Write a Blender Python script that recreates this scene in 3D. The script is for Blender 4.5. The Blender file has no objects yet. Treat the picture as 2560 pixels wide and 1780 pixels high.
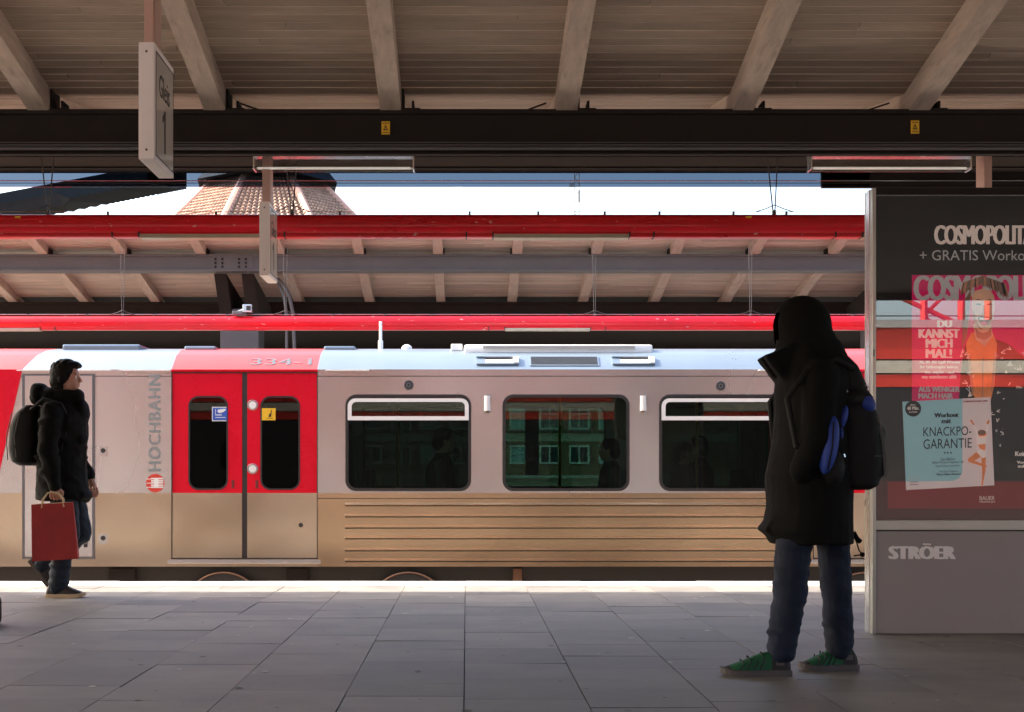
import bpy, bmesh, math, random
from mathutils import Vector, Matrix, Euler
R = math.radians
C = bpy.context.scene.collection
SC = bpy.context.scene
random.seed(7)

# ------------------------------------------------------------------ camera
cam_d = bpy.data.cameras.new('camera'); cam = bpy.data.objects.new('camera', cam_d); C.objects.link(cam)
cam.location = (0, 0, 0.93); cam.rotation_euler = (R(90), 0, 0)
cam_d.sensor_width = 36; cam_d.lens = 50.0
cam_d.shift_x = 0.0445; cam_d.shift_y = 0.116
cam_d.clip_start = 0.05; cam_d.clip_end = 3000
SC.camera = cam
# ------------------------------------------------------------------ light
SUN_DIR = Vector((-0.77, 0.135, 0.62)).normalized()
w = bpy.data.worlds.new('World'); SC.world = w; w.use_nodes = True
nt = w.node_tree
sky = nt.nodes.new('ShaderNodeTexSky'); sky.sky_type = 'NISHITA'; sky.sun_disc = False
sky.sun_elevation = math.asin(SUN_DIR.z); sky.sun_rotation = math.atan2(SUN_DIR.x, SUN_DIR.y)
sky.air_density = 1.0; sky.dust_density = 5.0; sky.ozone_density = 0.3
bg = nt.nodes['Background']; bg.inputs['Strength'].default_value = 0.15
nt.links.new(sky.outputs[0], bg.inputs['Color'])
sl = bpy.data.lights.new('sun', 'SUN'); sl.energy = 3.8; sl.angle = R(0.5); sl.color = (1, 0.93, 0.82)
so = bpy.data.objects.new('sun', sl); C.objects.link(so)
so.rotation_euler = (-SUN_DIR).to_track_quat('-Z', 'Y').to_euler()
so.location = (-20, 5, 20)
SC.view_settings.view_transform = 'Standard'; SC.view_settings.look = 'None'
SC.view_settings.exposure = 2.15; SC.view_settings.gamma = 1.0
try:
    SC.cycles.max_bounces = 10; SC.cycles.diffuse_bounces = 5; SC.cycles.transparent_max_bounces = 16
    SC.cycles.use_denoising = True
except Exception: pass

# ------------------------------------------------------------------ materials
MATS = {}
def mat(name, col, rough=0.6, metal=0.0, var=0.12, scale=6.0, stretch=(1, 1, 1), bump=0.0, bscale=40.0, tone=0.0, spec=0.5, dirt=None):
    if name in MATS: return MATS[name]
    m = bpy.data.materials.new(name); m.use_nodes = True; MATS[name] = m
    n = m.node_tree.nodes; L = m.node_tree.links; p = n['Principled BSDF']
    p.inputs['Roughness'].default_value = rough; p.inputs['Metallic'].default_value = metal
    p.inputs['Specular IOR Level'].default_value = spec
    tc = n.new('ShaderNodeTexCoord'); mp = n.new('ShaderNodeMapping'); mp.inputs['Scale'].default_value = stretch
    L.new(tc.outputs['Object'], mp.inputs['Vector'])
    nz = n.new('ShaderNodeTexNoise'); nz.inputs['Scale'].default_value = scale; nz.inputs['Detail'].default_value = 6
    nz.inputs['Roughness'].default_value = 0.65
    L.new(mp.outputs[0], nz.inputs['Vector'])
    mr = n.new('ShaderNodeMapRange'); mr.inputs['From Min'].default_value = 0.25; mr.inputs['From Max'].default_value = 0.75
    mr.inputs['To Min'].default_value = 1 - var; mr.inputs['To Max'].default_value = 1 + var
    L.new(nz.outputs['Fac'], mr.inputs['Value'])
    val = mr.outputs[0]
    if tone:
        at = n.new('ShaderNodeAttribute'); at.attribute_name = 'tone'
        m2 = n.new('ShaderNodeMapRange'); m2.inputs['To Min'].default_value = 1 - tone; m2.inputs['To Max'].default_value = 1 + tone
        L.new(at.outputs['Fac'], m2.inputs['Value'])
        mm = n.new('ShaderNodeMath'); mm.operation = 'MULTIPLY'; L.new(val, mm.inputs[0]); L.new(m2.outputs[0], mm.inputs[1]); val = mm.outputs[0]
    vm = n.new('ShaderNodeVectorMath'); vm.operation = 'SCALE'; vm.inputs[0].default_value = col[:3]
    L.new(val, vm.inputs['Scale'])
    cout = vm.outputs[0]
    if dirt:
        dcol, dscale, lo, hi, amt = dirt
        dn = n.new('ShaderNodeTexNoise'); dn.inputs['Scale'].default_value = dscale; dn.inputs['Detail'].default_value = 8 if dscale > 1.3 else 1.5
        L.new(mp.outputs[0], dn.inputs['Vector'])
        dr = n.new('ShaderNodeMapRange'); dr.inputs['From Min'].default_value = lo; dr.inputs['From Max'].default_value = hi; dr.inputs['To Max'].default_value = amt
        L.new(dn.outputs['Fac'], dr.inputs['Value'])
        mx = n.new('ShaderNodeMix'); mx.data_type = 'RGBA'; mx.inputs[7].default_value = (*dcol, 1)
        L.new(dr.outputs[0], mx.inputs[0]); L.new(cout, mx.inputs[6]); cout = mx.outputs[2]
    L.new(cout, p.inputs['Base Color'])
    r2 = n.new('ShaderNodeMapRange'); rv = 0.02 if metal > 0.8 and scale < 1.5 else 0.08
    if rv < 0.05: nz.inputs['Detail'].default_value = 2
    r2.inputs['To Min'].default_value = max(0.02, rough - rv); r2.inputs['To Max'].default_value = min(1, rough + rv)
    L.new(nz.outputs['Fac'], r2.inputs['Value']); L.new(r2.outputs[0], p.inputs['Roughness'])
    if bump:
        bn = n.new('ShaderNodeTexNoise'); bn.inputs['Scale'].default_value = bscale; bn.inputs['Detail'].default_value = 5 if bscale > 3 else 0
        L.new(mp.outputs[0], bn.inputs['Vector'])
        bp = n.new('ShaderNodeBump'); bp.inputs['Strength'].default_value = bump; bp.inputs['Distance'].default_value = 0.02
        L.new(bn.outputs['Fac'], bp.inputs['Height']); L.new(bp.outputs[0], p.inputs['Normal'])
    return m

def glass(name, tint, refl_ior=1.5, rough=0.0):
    m = bpy.data.materials.new(name); m.use_nodes = True; MATS[name] = m
    n = m.node_tree.nodes; L = m.node_tree.links; n.remove(n['Principled BSDF']); out = n['Material Output']
    t = n.new('ShaderNodeBsdfTransparent'); t.inputs[0].default_value = (*tint, 1)
    g = n.new('ShaderNodeBsdfGlossy'); g.inputs['Roughness'].default_value = rough; g.inputs[0].default_value = (1, 1, 1, 1)
    f = n.new('ShaderNodeFresnel'); gm_ = n.new('ShaderNodeNewGeometry'); mr_ = n.new('ShaderNodeMapRange')      # same reflectance from both sides of the pane
    mr_.inputs['To Min'].default_value = refl_ior; mr_.inputs['To Max'].default_value = 1/refl_ior
    L.new(gm_.outputs['Backfacing'], mr_.inputs['Value']); L.new(mr_.outputs[0], f.inputs['IOR'])
    mx = n.new('ShaderNodeMixShader'); L.new(f.outputs[0], mx.inputs[0]); L.new(t.outputs[0], mx.inputs[1]); L.new(g.outputs[0], mx.inputs[2])
    L.new(mx.outputs[0], out.inputs['Surface'])
    return m

M_boards = mat('weathered_boards', (0.33, 0.245, 0.185), 0.7, tone=0.16, var=0.22, scale=3, stretch=(0.8, 4, 4), bump=0.08, bscale=20, dirt=((0.12, 0.085, 0.065), 1.6, 0.52, 0.8, 0.4))
M_rafter = mat('rafter_wood', (0.50, 0.39, 0.315), 0.65, var=0.2, scale=4, stretch=(5, 0.7, 5), bump=0.15, bscale=25, dirt=((0.2, 0.14, 0.11), 5, 0.55, 0.8, 0.5))
M_steel = mat('dark_steel', (0.022, 0.017, 0.015), 0.8, 0.0, var=0.2, scale=5, bump=0.03, spec=0.2)
M_steelgrey = mat('grey_steel', (0.10, 0.098, 0.105), 0.5, 0.0, var=0.18, scale=3, stretch=(0.4, 1, 1))
M_red = mat('red_lamp_tube', (0.56, 0.003, 0.013), 0.3, var=0.14, scale=3, stretch=(0.45, 1, 1), dirt=((0.60, 0.40, 0.38), 30, 0.69, 0.72, 0.8))
M_lampglass = mat('lamp_cover', (0.36, 0.31, 0.24), 0.35, var=0.06)
M_wire = mat('wire', (0.05, 0.045, 0.045), 0.5)
M_paver = mat('paver', (0.205, 0.186, 0.164), 0.55, tone=0.19, var=0.26, scale=2.5, bump=0.12, bscale=60, dirt=((0.11, 0.10, 0.10), 1.4, 0.55, 0.8, 0.55))
M_joint = mat('paver_joint', (0.07, 0.066, 0.062), 0.9)
M_gum = mat('gum_stain', (0.085, 0.08, 0.078), 0.7)
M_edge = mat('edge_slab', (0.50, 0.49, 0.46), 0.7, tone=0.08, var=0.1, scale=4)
M_bounce = mat('bounce_deck', (0.62, 0.59, 0.55), 0.8, var=0.1)
M_conc = mat('concrete', (0.30, 0.28, 0.26), 0.85, var=0.2, scale=3, bump=0.1)
M_ballast = mat('ballast', (0.30, 0.17, 0.08), 0.95, var=0.45, scale=30, bump=0.6, bscale=60)
M_rust = mat('rust_rail', (0.16, 0.08, 0.045), 0.6, 0.3, var=0.3)
M_ground = mat('ground', (0.12, 0.115, 0.10), 0.95, var=0.25, scale=0.3)
M_silver = mat('silver_panel', (0.76, 0.74, 0.73), 0.27, 0.85, var=0.06, scale=1.2, stretch=(0.8, 1, 0.5), bump=0.10, bscale=1.3, dirt=((0.42, 0.34, 0.28), 0.8, 0.45, 0.8, 0.55))
M_stain = mat('stainless_panel', (0.76, 0.62, 0.46), 0.22, 0.95, var=0.08, scale=1.4, stretch=(0.7, 1, 1.2), bump=0.10, bscale=1.3, dirt=((0.36, 0.24, 0.13), 1.1, 0.47, 0.78, 0.6))
M_ribbed = mat('ribbed_panel', (0.74, 0.535, 0.335), 0.22, 0.95, var=0.10, scale=1.4, stretch=(0.5, 1, 1.4), bump=0.10, bscale=1.3, dirt=((0.30, 0.19, 0.10), 0.9, 0.42, 0.75, 0.6))
M_roofpaint = mat('roof_paint', (0.25, 0.31, 0.37), 0.3, 0.6, var=0.05, scale=2)
M_white = mat('white_paint', (0.75, 0.74, 0.72), 0.4, var=0.05)
M_trainred = mat('train_red', (0.62, 0.003, 0.020), 0.28, var=0.06, scale=2, spec=0.3)
M_rubber = mat('rubber', (0.018, 0.016, 0.016), 0.6)
M_black = mat('black_metal', (0.022, 0.02, 0.019), 0.55)
M_alu = mat('aluminium', (0.72, 0.72, 0.72), 0.25, 0.9, var=0.05)
M_mirror = mat('lamp_reflector', (0.62, 0.62, 0.64), 0.12, 1.0, var=0.05, bump=0.25, bscale=3, stretch=(1, 1, 1))
M_lamp = mat('lamp_tube', (0.8, 0.78, 0.72), 0.4, var=0.1); _p = M_lamp.node_tree.nodes['Principled BSDF']; _p.inputs['Emission Color'].default_value = (1, 0.93, 0.82, 1); _p.inputs['Emission Strength'].default_value = 0.12
M_strip = mat('reflector_strip', (0.85, 0.83, 0.78), 0.5, 0.0, var=0.3, scale=3, stretch=(1, 4, 4))
M_interior = mat('train_interior', (0.055, 0.05, 0.045), 0.7)
M_seat = mat('seat_fabric', (0.03, 0.03, 0.045), 0.9)
M_tread = mat('wheel_steel', (0.35, 0.22, 0.15), 0.4, 0.6)
M_greytxt = mat('grey_lettering', (0.22, 0.235, 0.235), 0.5, var=0.03)
M_bluegrey = mat('number_lettering', (0.115, 0.115, 0.14), 0.5, var=0.03)
M_yellow = mat('yellow_sticker', (0.75, 0.44, 0.02), 0.5, var=0.05)
M_blue = mat('blue_sticker', (0.03, 0.09, 0.42), 0.5, var=0.05)
M_ink = mat('black_ink', (0.015, 0.013, 0.013), 0.6)
M_signwhite = mat('sign_white', (0.90, 0.82, 0.80), 0.5, var=0.04)
M_signglass = mat('sign_face', (0.62, 0.56, 0.50), 0.08, var=0.03)
M_post = mat('post_paint', (0.56, 0.35, 0.29), 0.5, var=0.15, scale=5, stretch=(1, 1, 0.3))
G_train = glass('train_glass', (0.42, 0.54, 0.485), 1.4)
G_dim = glass('dim_train_glass', (0.16, 0.20, 0.18), 1.4)
G_door = glass('door_glass', (0.10, 0.10, 0.10), 1.35)
G_skirt = glass('tinted_skirt_glass', (0.30, 0.345, 0.40), 1.35)
G_lamp = glass('lamp_acrylic', (0.85, 0.85, 0.85), 1.5, 0.12)
G_kiosk = glass('kiosk_glass', (0.94, 0.95, 0.94), 2.15)
M_skin = mat('skin', (0.48, 0.24, 0.17), 0.5, var=0.08)
M_hair = mat('hair', (0.006, 0.005, 0.005), 0.6, bump=0.4, bscale=60, spec=0.15)
M_coat = mat('black_coat', (0.0045, 0.004, 0.0037), 0.85, var=0.2, bump=0.5, bscale=9, spec=0.15)
M_coat2 = mat('black_puffer', (0.008, 0.007, 0.0065), 0.6, var=0.2, bump=0.5, bscale=10)
M_jeans = mat('blue_jeans', (0.0045, 0.0095, 0.028), 0.85, var=0.35, scale=9, bump=0.5, bscale=14)
M_jeans2 = mat('dark_jeans', (0.009, 0.016, 0.028), 0.85, var=0.3, scale=9, bump=0.4, bscale=14)
M_pack = mat('backpack_black', (0.006, 0.0055, 0.0052), 0.65, var=0.2, bump=0.3, bscale=14, spec=0.25)
M_packgrey = mat('backpack_trim', (0.10, 0.09, 0.085), 0.5)
M_packblue = mat('backpack_blue', (0.014, 0.042, 0.27), 0.6, var=0.15, bump=0.3, bscale=20)
M_green = mat('shoe_green', (0.006, 0.095, 0.034), 0.7, var=0.2, scale=30)
M_sole = mat('shoe_sole', (0.10, 0.09, 0.088), 0.8)
M_soledark = mat('shoe_sole_dark', (0.10, 0.08, 0.07), 0.8)
M_shoe = mat('shoe_black', (0.02, 0.018, 0.018), 0.65)
M_shoebrown = mat('shoe_brown', (0.035, 0.026, 0.022), 0.6)
M_bag = mat('bag_red', (0.36, 0.024, 0.022), 0.6, var=0.2, scale=5, bump=0.6, bscale=7)
M_kraft = mat('kraft_paper', (0.60, 0.44, 0.27), 0.75, var=0.06)
M_tile = mat('roof_tile', (0.36, 0.235, 0.175), 0.7, tone=0.2, var=0.15)
M_ridge = mat('ridge_tile', (0.60, 0.33, 0.25), 0.7, var=0.15)
M_slate = mat('slate', (0.05, 0.045, 0.045), 0.6)
M_brick = mat('brick', (0.28, 0.17, 0.10), 0.85, var=0.35, scale=4, stretch=(1, 1, 4))
M_facadeband = mat('facade_band', (0.5, 0.46, 0.36), 0.8)
M_winwhite = mat('window_frame_white', (0.75, 0.75, 0.72), 0.5)
M_winpane = mat('window_pane', (0.05, 0.07, 0.08), 0.08)
M_winpale = mat('window_blind', (0.30, 0.50, 0.52), 0.3)
M_wallgrey = mat('wall_grey', (0.34, 0.32, 0.30), 0.8)
M_wallred = mat('wall_red', (0.60, 0.05, 0.03), 0.4, var=0.1, scale=0.6)
M_wallbeige = mat('wall_beige', (0.52, 0.47, 0.38), 0.7)
M_corr = mat('corrugated_sheet', (0.022, 0.025, 0.028), 0.8, 0.0, var=0.1, spec=0.1)
M_kpanel = mat('kiosk_panel', (0.37, 0.33, 0.317), 0.4, var=0.05, scale=2)
M_kwhite = mat('white_letters', (0.96, 0.90, 0.88), 0.5, var=0.02)
M_kframe = mat('kiosk_frame', (0.52, 0.53, 0.48), 0.3, 0.6, var=0.06)
M_pblack = mat('poster_black', (0.010, 0.008, 0.0075), 0.6, var=0.05)
M_ptext = mat('poster_text', (0.80, 0.62, 0.55), 0.6, var=0.03)
M_pgrey = mat('poster_grey_text', (0.17, 0.15, 0.145), 0.6, var=0.03)
M_pgrey2 = mat('poster_title_grey', (0.45, 0.41, 0.40), 0.6, var=0.03)
M_pred = mat('poster_red', (0.22, 0.012, 0.014), 0.6, var=0.05)
M_pmaroon = mat('poster_maroon', (0.075, 0.012, 0.013), 0.6, var=0.05)
M_pink = mat('poster_pink', (0.62, 0.006, 0.11), 0.6, var=0.04)
M_phair = mat('poster_hair', (0.20, 0.11, 0.08), 0.6, var=0.3, scale=40)
M_pskin = mat('poster_skin', (0.66, 0.36, 0.24), 0.6, var=0.22, scale=10)
M_pshade = mat('poster_skin_dark', (0.40, 0.17, 0.10), 0.6, var=0.2, scale=12)
M_porange = mat('poster_orange', (0.75, 0.22, 0.06), 0.6, var=0.28, scale=12)
M_pcyan = mat('card_reflected_blue', (0.32, 0.52, 0.56), 0.6, var=0.03)
M_ppale = mat('card_pale', (0.78, 0.60, 0.59), 0.6, var=0.03)
M_pcream = mat('poster_cream', (0.85, 0.70, 0.64), 0.6, var=0.03)
for _m in (M_pshade, M_pblack, M_ptext, M_pgrey, M_pgrey2, M_pred, M_pmaroon, M_pink, M_phair, M_pskin, M_porange, M_pcyan, M_ppale, M_pcream):
    _n = _m.node_tree.nodes; _p = _n['Principled BSDF']           # the case is a lit one: the print glows a little
    _m.node_tree.links.new(_p.inputs['Base Color'].links[0].from_socket, _p.inputs['Emission Color']); _p.inputs['Emission Strength'].default_value = 0.075

# ------------------------------------------------------------------ mesh helpers
class MB:
    def __init__(s): s.v = []; s.f = []; s.m = []; s.t = []; s.mats = []
    def mi(s, m):
        if m not in s.mats: s.mats.append(m)
        return s.mats.index(m)
    def add(s, vs, fs, m, tone=0.5, fn=None):
        o = len(s.v); k = s.mi(m)
        s.v += [tuple(fn(v)) if fn else tuple(v) for v in vs]
        for f in fs:
            s.f.append(tuple(i + o for i in f)); s.m.append(k); s.t.append(tone)
        return s
    def box(s, x0, x1, y0, y1, z0, z1, m, bev=0.0, tone=0.5, fn=None):
        if bev > 0:
            bm = bmesh.new(); bmesh.ops.create_cube(bm, size=1)
            for v in bm.verts: v.co = Vector(((x0+x1)/2 + v.co.x*(x1-x0), (y0+y1)/2 + v.co.y*(y1-y0), (z0+z1)/2 + v.co.z*(z1-z0)))
            bmesh.ops.bevel(bm, geom=bm.edges[:], offset=bev, segments=2, affect='EDGES', profile=0.6)
            bm.verts.index_update()
            s.add([v.co[:] for v in bm.verts], [tuple(v.index for v in f.verts) for f in bm.faces], m, tone, fn); bm.free(); return s
        vs = [(x0,y0,z0),(x1,y0,z0),(x1,y1,z0),(x0,y1,z0),(x0,y0,z1),(x1,y0,z1),(x1,y1,z1),(x0,y1,z1)]
        return s.add(vs, [(0,3,2,1),(4,5,6,7),(0,1,5,4),(1,2,6,5),(2,3,7,6),(3,0,4,7)], m, tone, fn)
    def bar(s, p0, p1, wd, h, m, up=(0, 0, 1)):
        p0 = Vector(p0); p1 = Vector(p1); d = (p1-p0).normalized(); u = Vector(up)
        sd = d.cross(u).normalized(); u = sd.cross(d)
        vs = []
        for p in (p0, p1):
            for a, b in ((-1,-1),(1,-1),(1,1),(-1,1)): vs.append(p + sd*a*wd/2 + u*b*h/2)
        return s.add(vs, [(0,1,2,3),(7,6,5,4),(0,4,5,1),(1,5,6,2),(2,6,7,3),(3,7,4,0)], m)
    def tube(s, pts, r, m, n=10, cap=True):
        pts = [Vector(p) for p in pts]; rs = r if isinstance(r, (list, tuple)) else [r]*len(pts)
        vs = []; fs = []; prev = None
        for i, p in enumerate(pts):
            d = (pts[min(i+1, len(pts)-1)] - pts[max(i-1, 0)]).normalized()
            if prev is None:
                a = d.cross(Vector((0,0,1)));
                if a.length < 1e-3: a = d.cross(Vector((1,0,0)))
                a.normalize()
            else:
                a = (prev - d*prev.dot(d)).normalized()
            prev = a; b = d.cross(a)
            for k in range(n):
                t = 2*math.pi*k/n; vs.append(p + (a*math.cos(t) + b*math.sin(t))*rs[i])
        for i in range(len(pts)-1):
            for k in range(n):
                k2 = (k+1) % n; fs.append((i*n+k, i*n+k2, (i+1)*n+k2, (i+1)*n+k))
        if cap:
            fs.append(tuple(reversed(range(n)))); fs.append(tuple(range((len(pts)-1)*n, len(pts)*n)))
        return s.add(vs, fs, m)
    def ell(s, c, rad, m, rot=None, nu=20, nv=12, fn=None):
        bm = bmesh.new(); bmesh.ops.create_uvsphere(bm, u_segments=nu, v_segments=nv, radius=1)
        mt = Matrix.Translation(c) @ (rot.to_matrix().to_4x4() if rot else Matrix.Identity(4)) @ Matrix.Diagonal((*rad, 1))
        bm.transform(mt); bm.verts.index_update()
        s.add([v.co[:] for v in bm.verts], [tuple(v.index for v in f.verts) for f in bm.faces], m, 0.5, fn); bm.free(); return s
    def caps(s, p0, r0, p1, r1, m, n=14):
        p0 = Vector(p0); p1 = Vector(p1)
        s.tube([p0, p1], [r0, r1], m, n); s.ell(p0, (r0,)*3, m, nu=14, nv=8); s.ell(p1, (r1,)*3, m, nu=14, nv=8); return s
    def chain(s, pts, rs, m):
        for i in range(len(pts)-1): s.caps(pts[i], rs[i], pts[i+1], rs[i+1], m)
        return s
    def rings(s, rr, m, n=24, p=2.0):
        """rr: (cx, cy, z, rx, ry) superellipse rings stacked in z, capped"""
        vs = []; fs = []
        for cx, cy, z, rx, ry in rr:
            for k in range(n):
                t = 2*math.pi*k/n; c, q = math.cos(t), math.sin(t)
                vs.append((cx + rx*math.copysign(abs(c)**(2/p), c), cy + ry*math.copysign(abs(q)**(2/p), q), z))
        for i in range(len(rr)-1):
            for k in range(n):
                k2 = (k+1) % n; fs.append((i*n+k, i*n+k2, (i+1)*n+k2, (i+1)*n+k))
        fs.append(tuple(reversed(range(n)))); fs.append(tuple(range((len(rr)-1)*n, len(rr)*n)))
        return s.add(vs, fs, m)
    def disc(s, c, r, nrm, m, th=0.01, n=24, r2=None):
        c = Vector(c); d = Vector(nrm).normalized()
        return s.tube([c, c + d*th], [r, r if r2 is None else r2], m, n)
    def sheet(s, outer, holes, th, m, fn):
        """filled 2D outline with holes; coordinates (a, b, depth) pass through fn"""
        cu = bpy.data.curves.new('outline', 'CURVE'); cu.dimensions = '2D'; cu.fill_mode = 'BOTH'; cu.extrude = th/2
        for ring in [outer] + list(holes):
            sp = cu.splines.new('POLY'); sp.points.add(len(ring)-1); sp.use_cyclic_u = True
            for q, pt in zip(ring, sp.points): pt.co = (q[0], q[1], 0, 1)
        s._curve(cu, m, fn); return s
    def text(s, body, size, m, fn, offset=0.0, th=0.001, xs=1.0, align='LEFT', sp=1.0, fitw=None, fith=None):
        if offset > 0 and fitw:          # heavy face: several strikes, each a hair in front of the last
            e = offset*1.15*fitw/(size*0.62*max(1, len(body)))*1.0; st = [(-e, 0), (-e/3, 0.12), (e/3, -0.12), (e, 0)]
            for q, (dx, dy) in enumerate(st):
                s.text(body, size, m, (lambda v, dx=dx, dy=dy, q=q: fn((v[0]+e+dx, v[1]+dy*e, v[2]-0.00025*q))), 0.0, th, xs, align, sp, fitw-2*e, fith)
            return s
        cu = bpy.data.curves.new('lettering', 'FONT'); cu.body = body; cu.size = size; cu.offset = offset; cu.extrude = th/2
        cu.align_x = align; cu.space_character = sp; cu.resolution_u = 3
        s._curve(cu, m, fn, xs, fitw, fith, align); return s
    def _curve(s, cu, m, fn, xs=1.0, fitw=None, fith=None, align='LEFT'):
        o = bpy.data.objects.new('tmp', cu); C.objects.link(o)
        dg = bpy.context.evaluated_depsgraph_get(); dg.update()
        me = bpy.data.meshes.new_from_object(o.evaluated_get(dg))
        vs = [Vector(v.co) for v in me.vertices]
        if vs and (fitw or fith):
            x0 = min(v.x for v in vs); x1 = max(v.x for v in vs); y0 = min(v.y for v in vs); y1 = max(v.y for v in vs)
            for v in vs:
                if fitw: v.x = (v.x-x0)/(x1-x0)*fitw
                if fith: v.y = (v.y-y0)/(y1-y0)*fith
        vs = [Vector((v.x*xs, v.y, v.z)) for v in vs]
        s.add(vs, [tuple(p.vertices) for p in me.polygons], m, 0.5, fn)
        bpy.data.objects.remove(o); bpy.data.curves.remove(cu); bpy.data.meshes.remove(me)
    def mesh(s, name, smooth=None):
        me = bpy.data.meshes.new(name); me.from_pydata(s.v, [], s.f)
        for m in s.mats: me.materials.append(m)
        me.polygons.foreach_set('material_index', s.m)
        a = me.attributes.new('tone', 'FLOAT', 'FACE'); a.data.foreach_set('value', s.t)
        me.update()
        if smooth:
            me.polygons.foreach_set('use_smooth', [True]*len(me.polygons)); me.set_sharp_from_angle(angle=R(smooth))
        return me
    def build(s, name, parent=None, smooth=None, loc=None):
        me = s.mesh(name, smooth); o = bpy.data.objects.new(name, me); C.objects.link(o)
        if loc: o.location = loc
        if parent: o.parent = parent
        return o

from mathutils import noise as NZ
def organic(mb, name, parent=None, voxel=0.012, smooth=6, extra=None, loc=None, wrinkle=0.0, freq=(9, 9, 16)):
    """fuse overlapping closed shapes into one continuous smooth surface"""
    o = mb.build('tmp_' + name)
    r = o.modifiers.new('r', 'REMESH'); r.mode = 'VOXEL'; r.voxel_size = voxel; r.use_smooth_shade = True
    sm = o.modifiers.new('s', 'SMOOTH'); sm.iterations = smooth; sm.factor = 0.5
    dg = bpy.context.evaluated_depsgraph_get(); dg.update()
    me = bpy.data.meshes.new_from_object(o.evaluated_get(dg))
    me.materials.clear()
    for m in mb.mats: me.materials.append(m)
    bpy.data.objects.remove(o)
    if wrinkle:                       # cloth folds: ridged noise pushed along the normals
        nv = [v.normal.copy() for v in me.vertices]
        for v, nn in zip(me.vertices, nv):
            q = Vector((v.co.x*freq[0], v.co.y*freq[1], v.co.z*freq[2] + 2.2*v.co.x*freq[0]*0.3))
            h = 1 - abs(NZ.noise(q))*2.6 + 0.45*NZ.noise(q*2.7)
            v.co += nn*wrinkle*(h - 0.35)
        me.update()
    if extra:
        bm = bmesh.new(); bm.from_mesh(me); em = extra.mesh('x'); bm.from_mesh(em); bm.to_mesh(me); bm.free()
    me.polygons.foreach_set('use_smooth', [True]*len(me.polygons)); me.name = name
    n = bpy.data.objects.new(name, me); C.objects.link(n)
    if loc: n.location = loc
    if parent: n.parent = parent
    return n

def tag(o, label=None, cat=None, group=None, kind=None):
    if label: o['label'] = label
    if cat: o['category'] = cat
    if group: o['group'] = group
    if kind: o['kind'] = kind
    return o
def empty(name, loc, label, cat, group=None):
    o = bpy.data.objects.new(name, None); C.objects.link(o); o.location = loc; o.empty_display_size = 0.2
    return tag(o, label, cat, group)
def copy_tree(o, parent=None):
    c = o.copy(); C.objects.link(c); c.parent = parent
    for ch in list(o.children): copy_tree(ch, c)
    return c
def rrect(x0, x1, z0, z1, r, n=6):
    pts = []
    for cx, cz, a0 in ((x1-r, z1-r, 0), (x0+r, z1-r, 90), (x0+r, z0+r, 180), (x1-r, z0+r, 270)):
        for k in range(n+1):
            a = R(a0 + 90*k/n); pts.append((cx + r*math.cos(a), cz + r*math.sin(a)))
    return pts
def rect(x0, x1, z0, z1): return [(x0, z0), (x1, z0), (x1, z1), (x0, z1)]
def front(Y):                       # plane facing -Y : (a, b, d) -> world, d grows away from the viewer
    return lambda v: (v[0], Y + v[2], v[1])
F = 3556.0
def at(vx, vy, Y):                  # a point seen at vx, vy of the 2295 px wide survey picture, at its real distance
    return Vector(((vx*1.1154-1166)*Y/F, Y, 0.93 + (1187-vy*1.1154)*Y/F))

# ================================================================== ground, platforms, tracks
g = MB(); g.add([(-700,-300,-1.3),(700,-300,-1.3),(700,1500,-1.3),(-700,1500,-1.3)], [(0,1,2,3)], M_ground)
tag(g.build('ground'), 'flat grey brown ground stretching away beyond the station', 'ground', kind='structure')

def slabs(mb, x0, x1, y0, y1, wcol, xphase, rows, m, gap=0.0045, edge=None):
    k0 = math.floor((x0-xphase)/wcol)
    x = xphase + k0*wcol
    while x < x1:
        y = y0 + random.uniform(-0.6, 0)
        while y < y1:
            L = random.choice(rows)
            a, b = max(y, y0), min(y+L, y1)
            if b-a > 0.02:
                dz = random.uniform(-0.0015, 0.0015); tx = random.uniform(-0.001, 0.001)
                gx = gap/2*random.uniform(0.6, 1.3); gy = gap/2*random.choice((0.25, 0.5, 1.0, 1.2))
                mb.add([(x+gx, a+gy, dz-tx), (x+wcol-gx, a+gy, dz+tx), (x+wcol-gx, b-gy, dz+tx), (x+gx, b-gy, dz-tx),
                        (x+gx, a+gy, -0.03), (x+wcol-gx, a+gy, -0.03), (x+wcol-gx, b-gy, -0.03), (x+gx, b-gy, -0.03)],
                       [(0,1,2,3),(0,4,5,1),(1,5,6,2),(2,6,7,3),(3,7,4,0)], m, random.random())
            y += L
        x += wcol
p = MB(); p.box(-26, 26, -8.0, -3.2, -1.25, 0.0, M_bounce); p.box(-26, 26, -3.2, 12.40, -1.25, -0.012, M_joint)  # first box: pale deck added behind the camera to bounce sunlight
slabs(p, -9, 9, -3.1, 11.92, 0.503, -0.0098-0.503*2, (0.36, 0.5, 0.5, 0.62, 0.76), M_paver)
slabs(p, -26, -9.5, -3.1, 11.92, 2.0, 0, (2.0,), M_paver); slabs(p, 9.5, 26, -3.1, 11.92, 2.0, 0, (2.0,), M_paver)
rg = random.Random(21)
for i in range(240):
    x, y = rg.uniform(-4, 4.5), rg.uniform(5.2, 11.8); r_ = rg.choice((.007, .010, .014, .02)); pts = [(x + r_*rg.uniform(.6, 1.2)*math.cos(q*.785), y + r_*rg.uniform(.6, 1.2)*math.sin(q*.785), .0035) for q in range(8)]
    p.add(pts, [tuple(range(8))], M_gum if rg.random() < .7 else M_edge)
tag(p.build('platform'), 'grey slab paved station platform with worn joints', 'platform', kind='structure')
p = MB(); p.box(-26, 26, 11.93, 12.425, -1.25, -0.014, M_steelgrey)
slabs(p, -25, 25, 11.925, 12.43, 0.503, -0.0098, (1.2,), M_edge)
tag(p.build('platform_edge'), 'sunlit pale edge slabs of the platform', 'platform edge', kind='structure')
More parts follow.
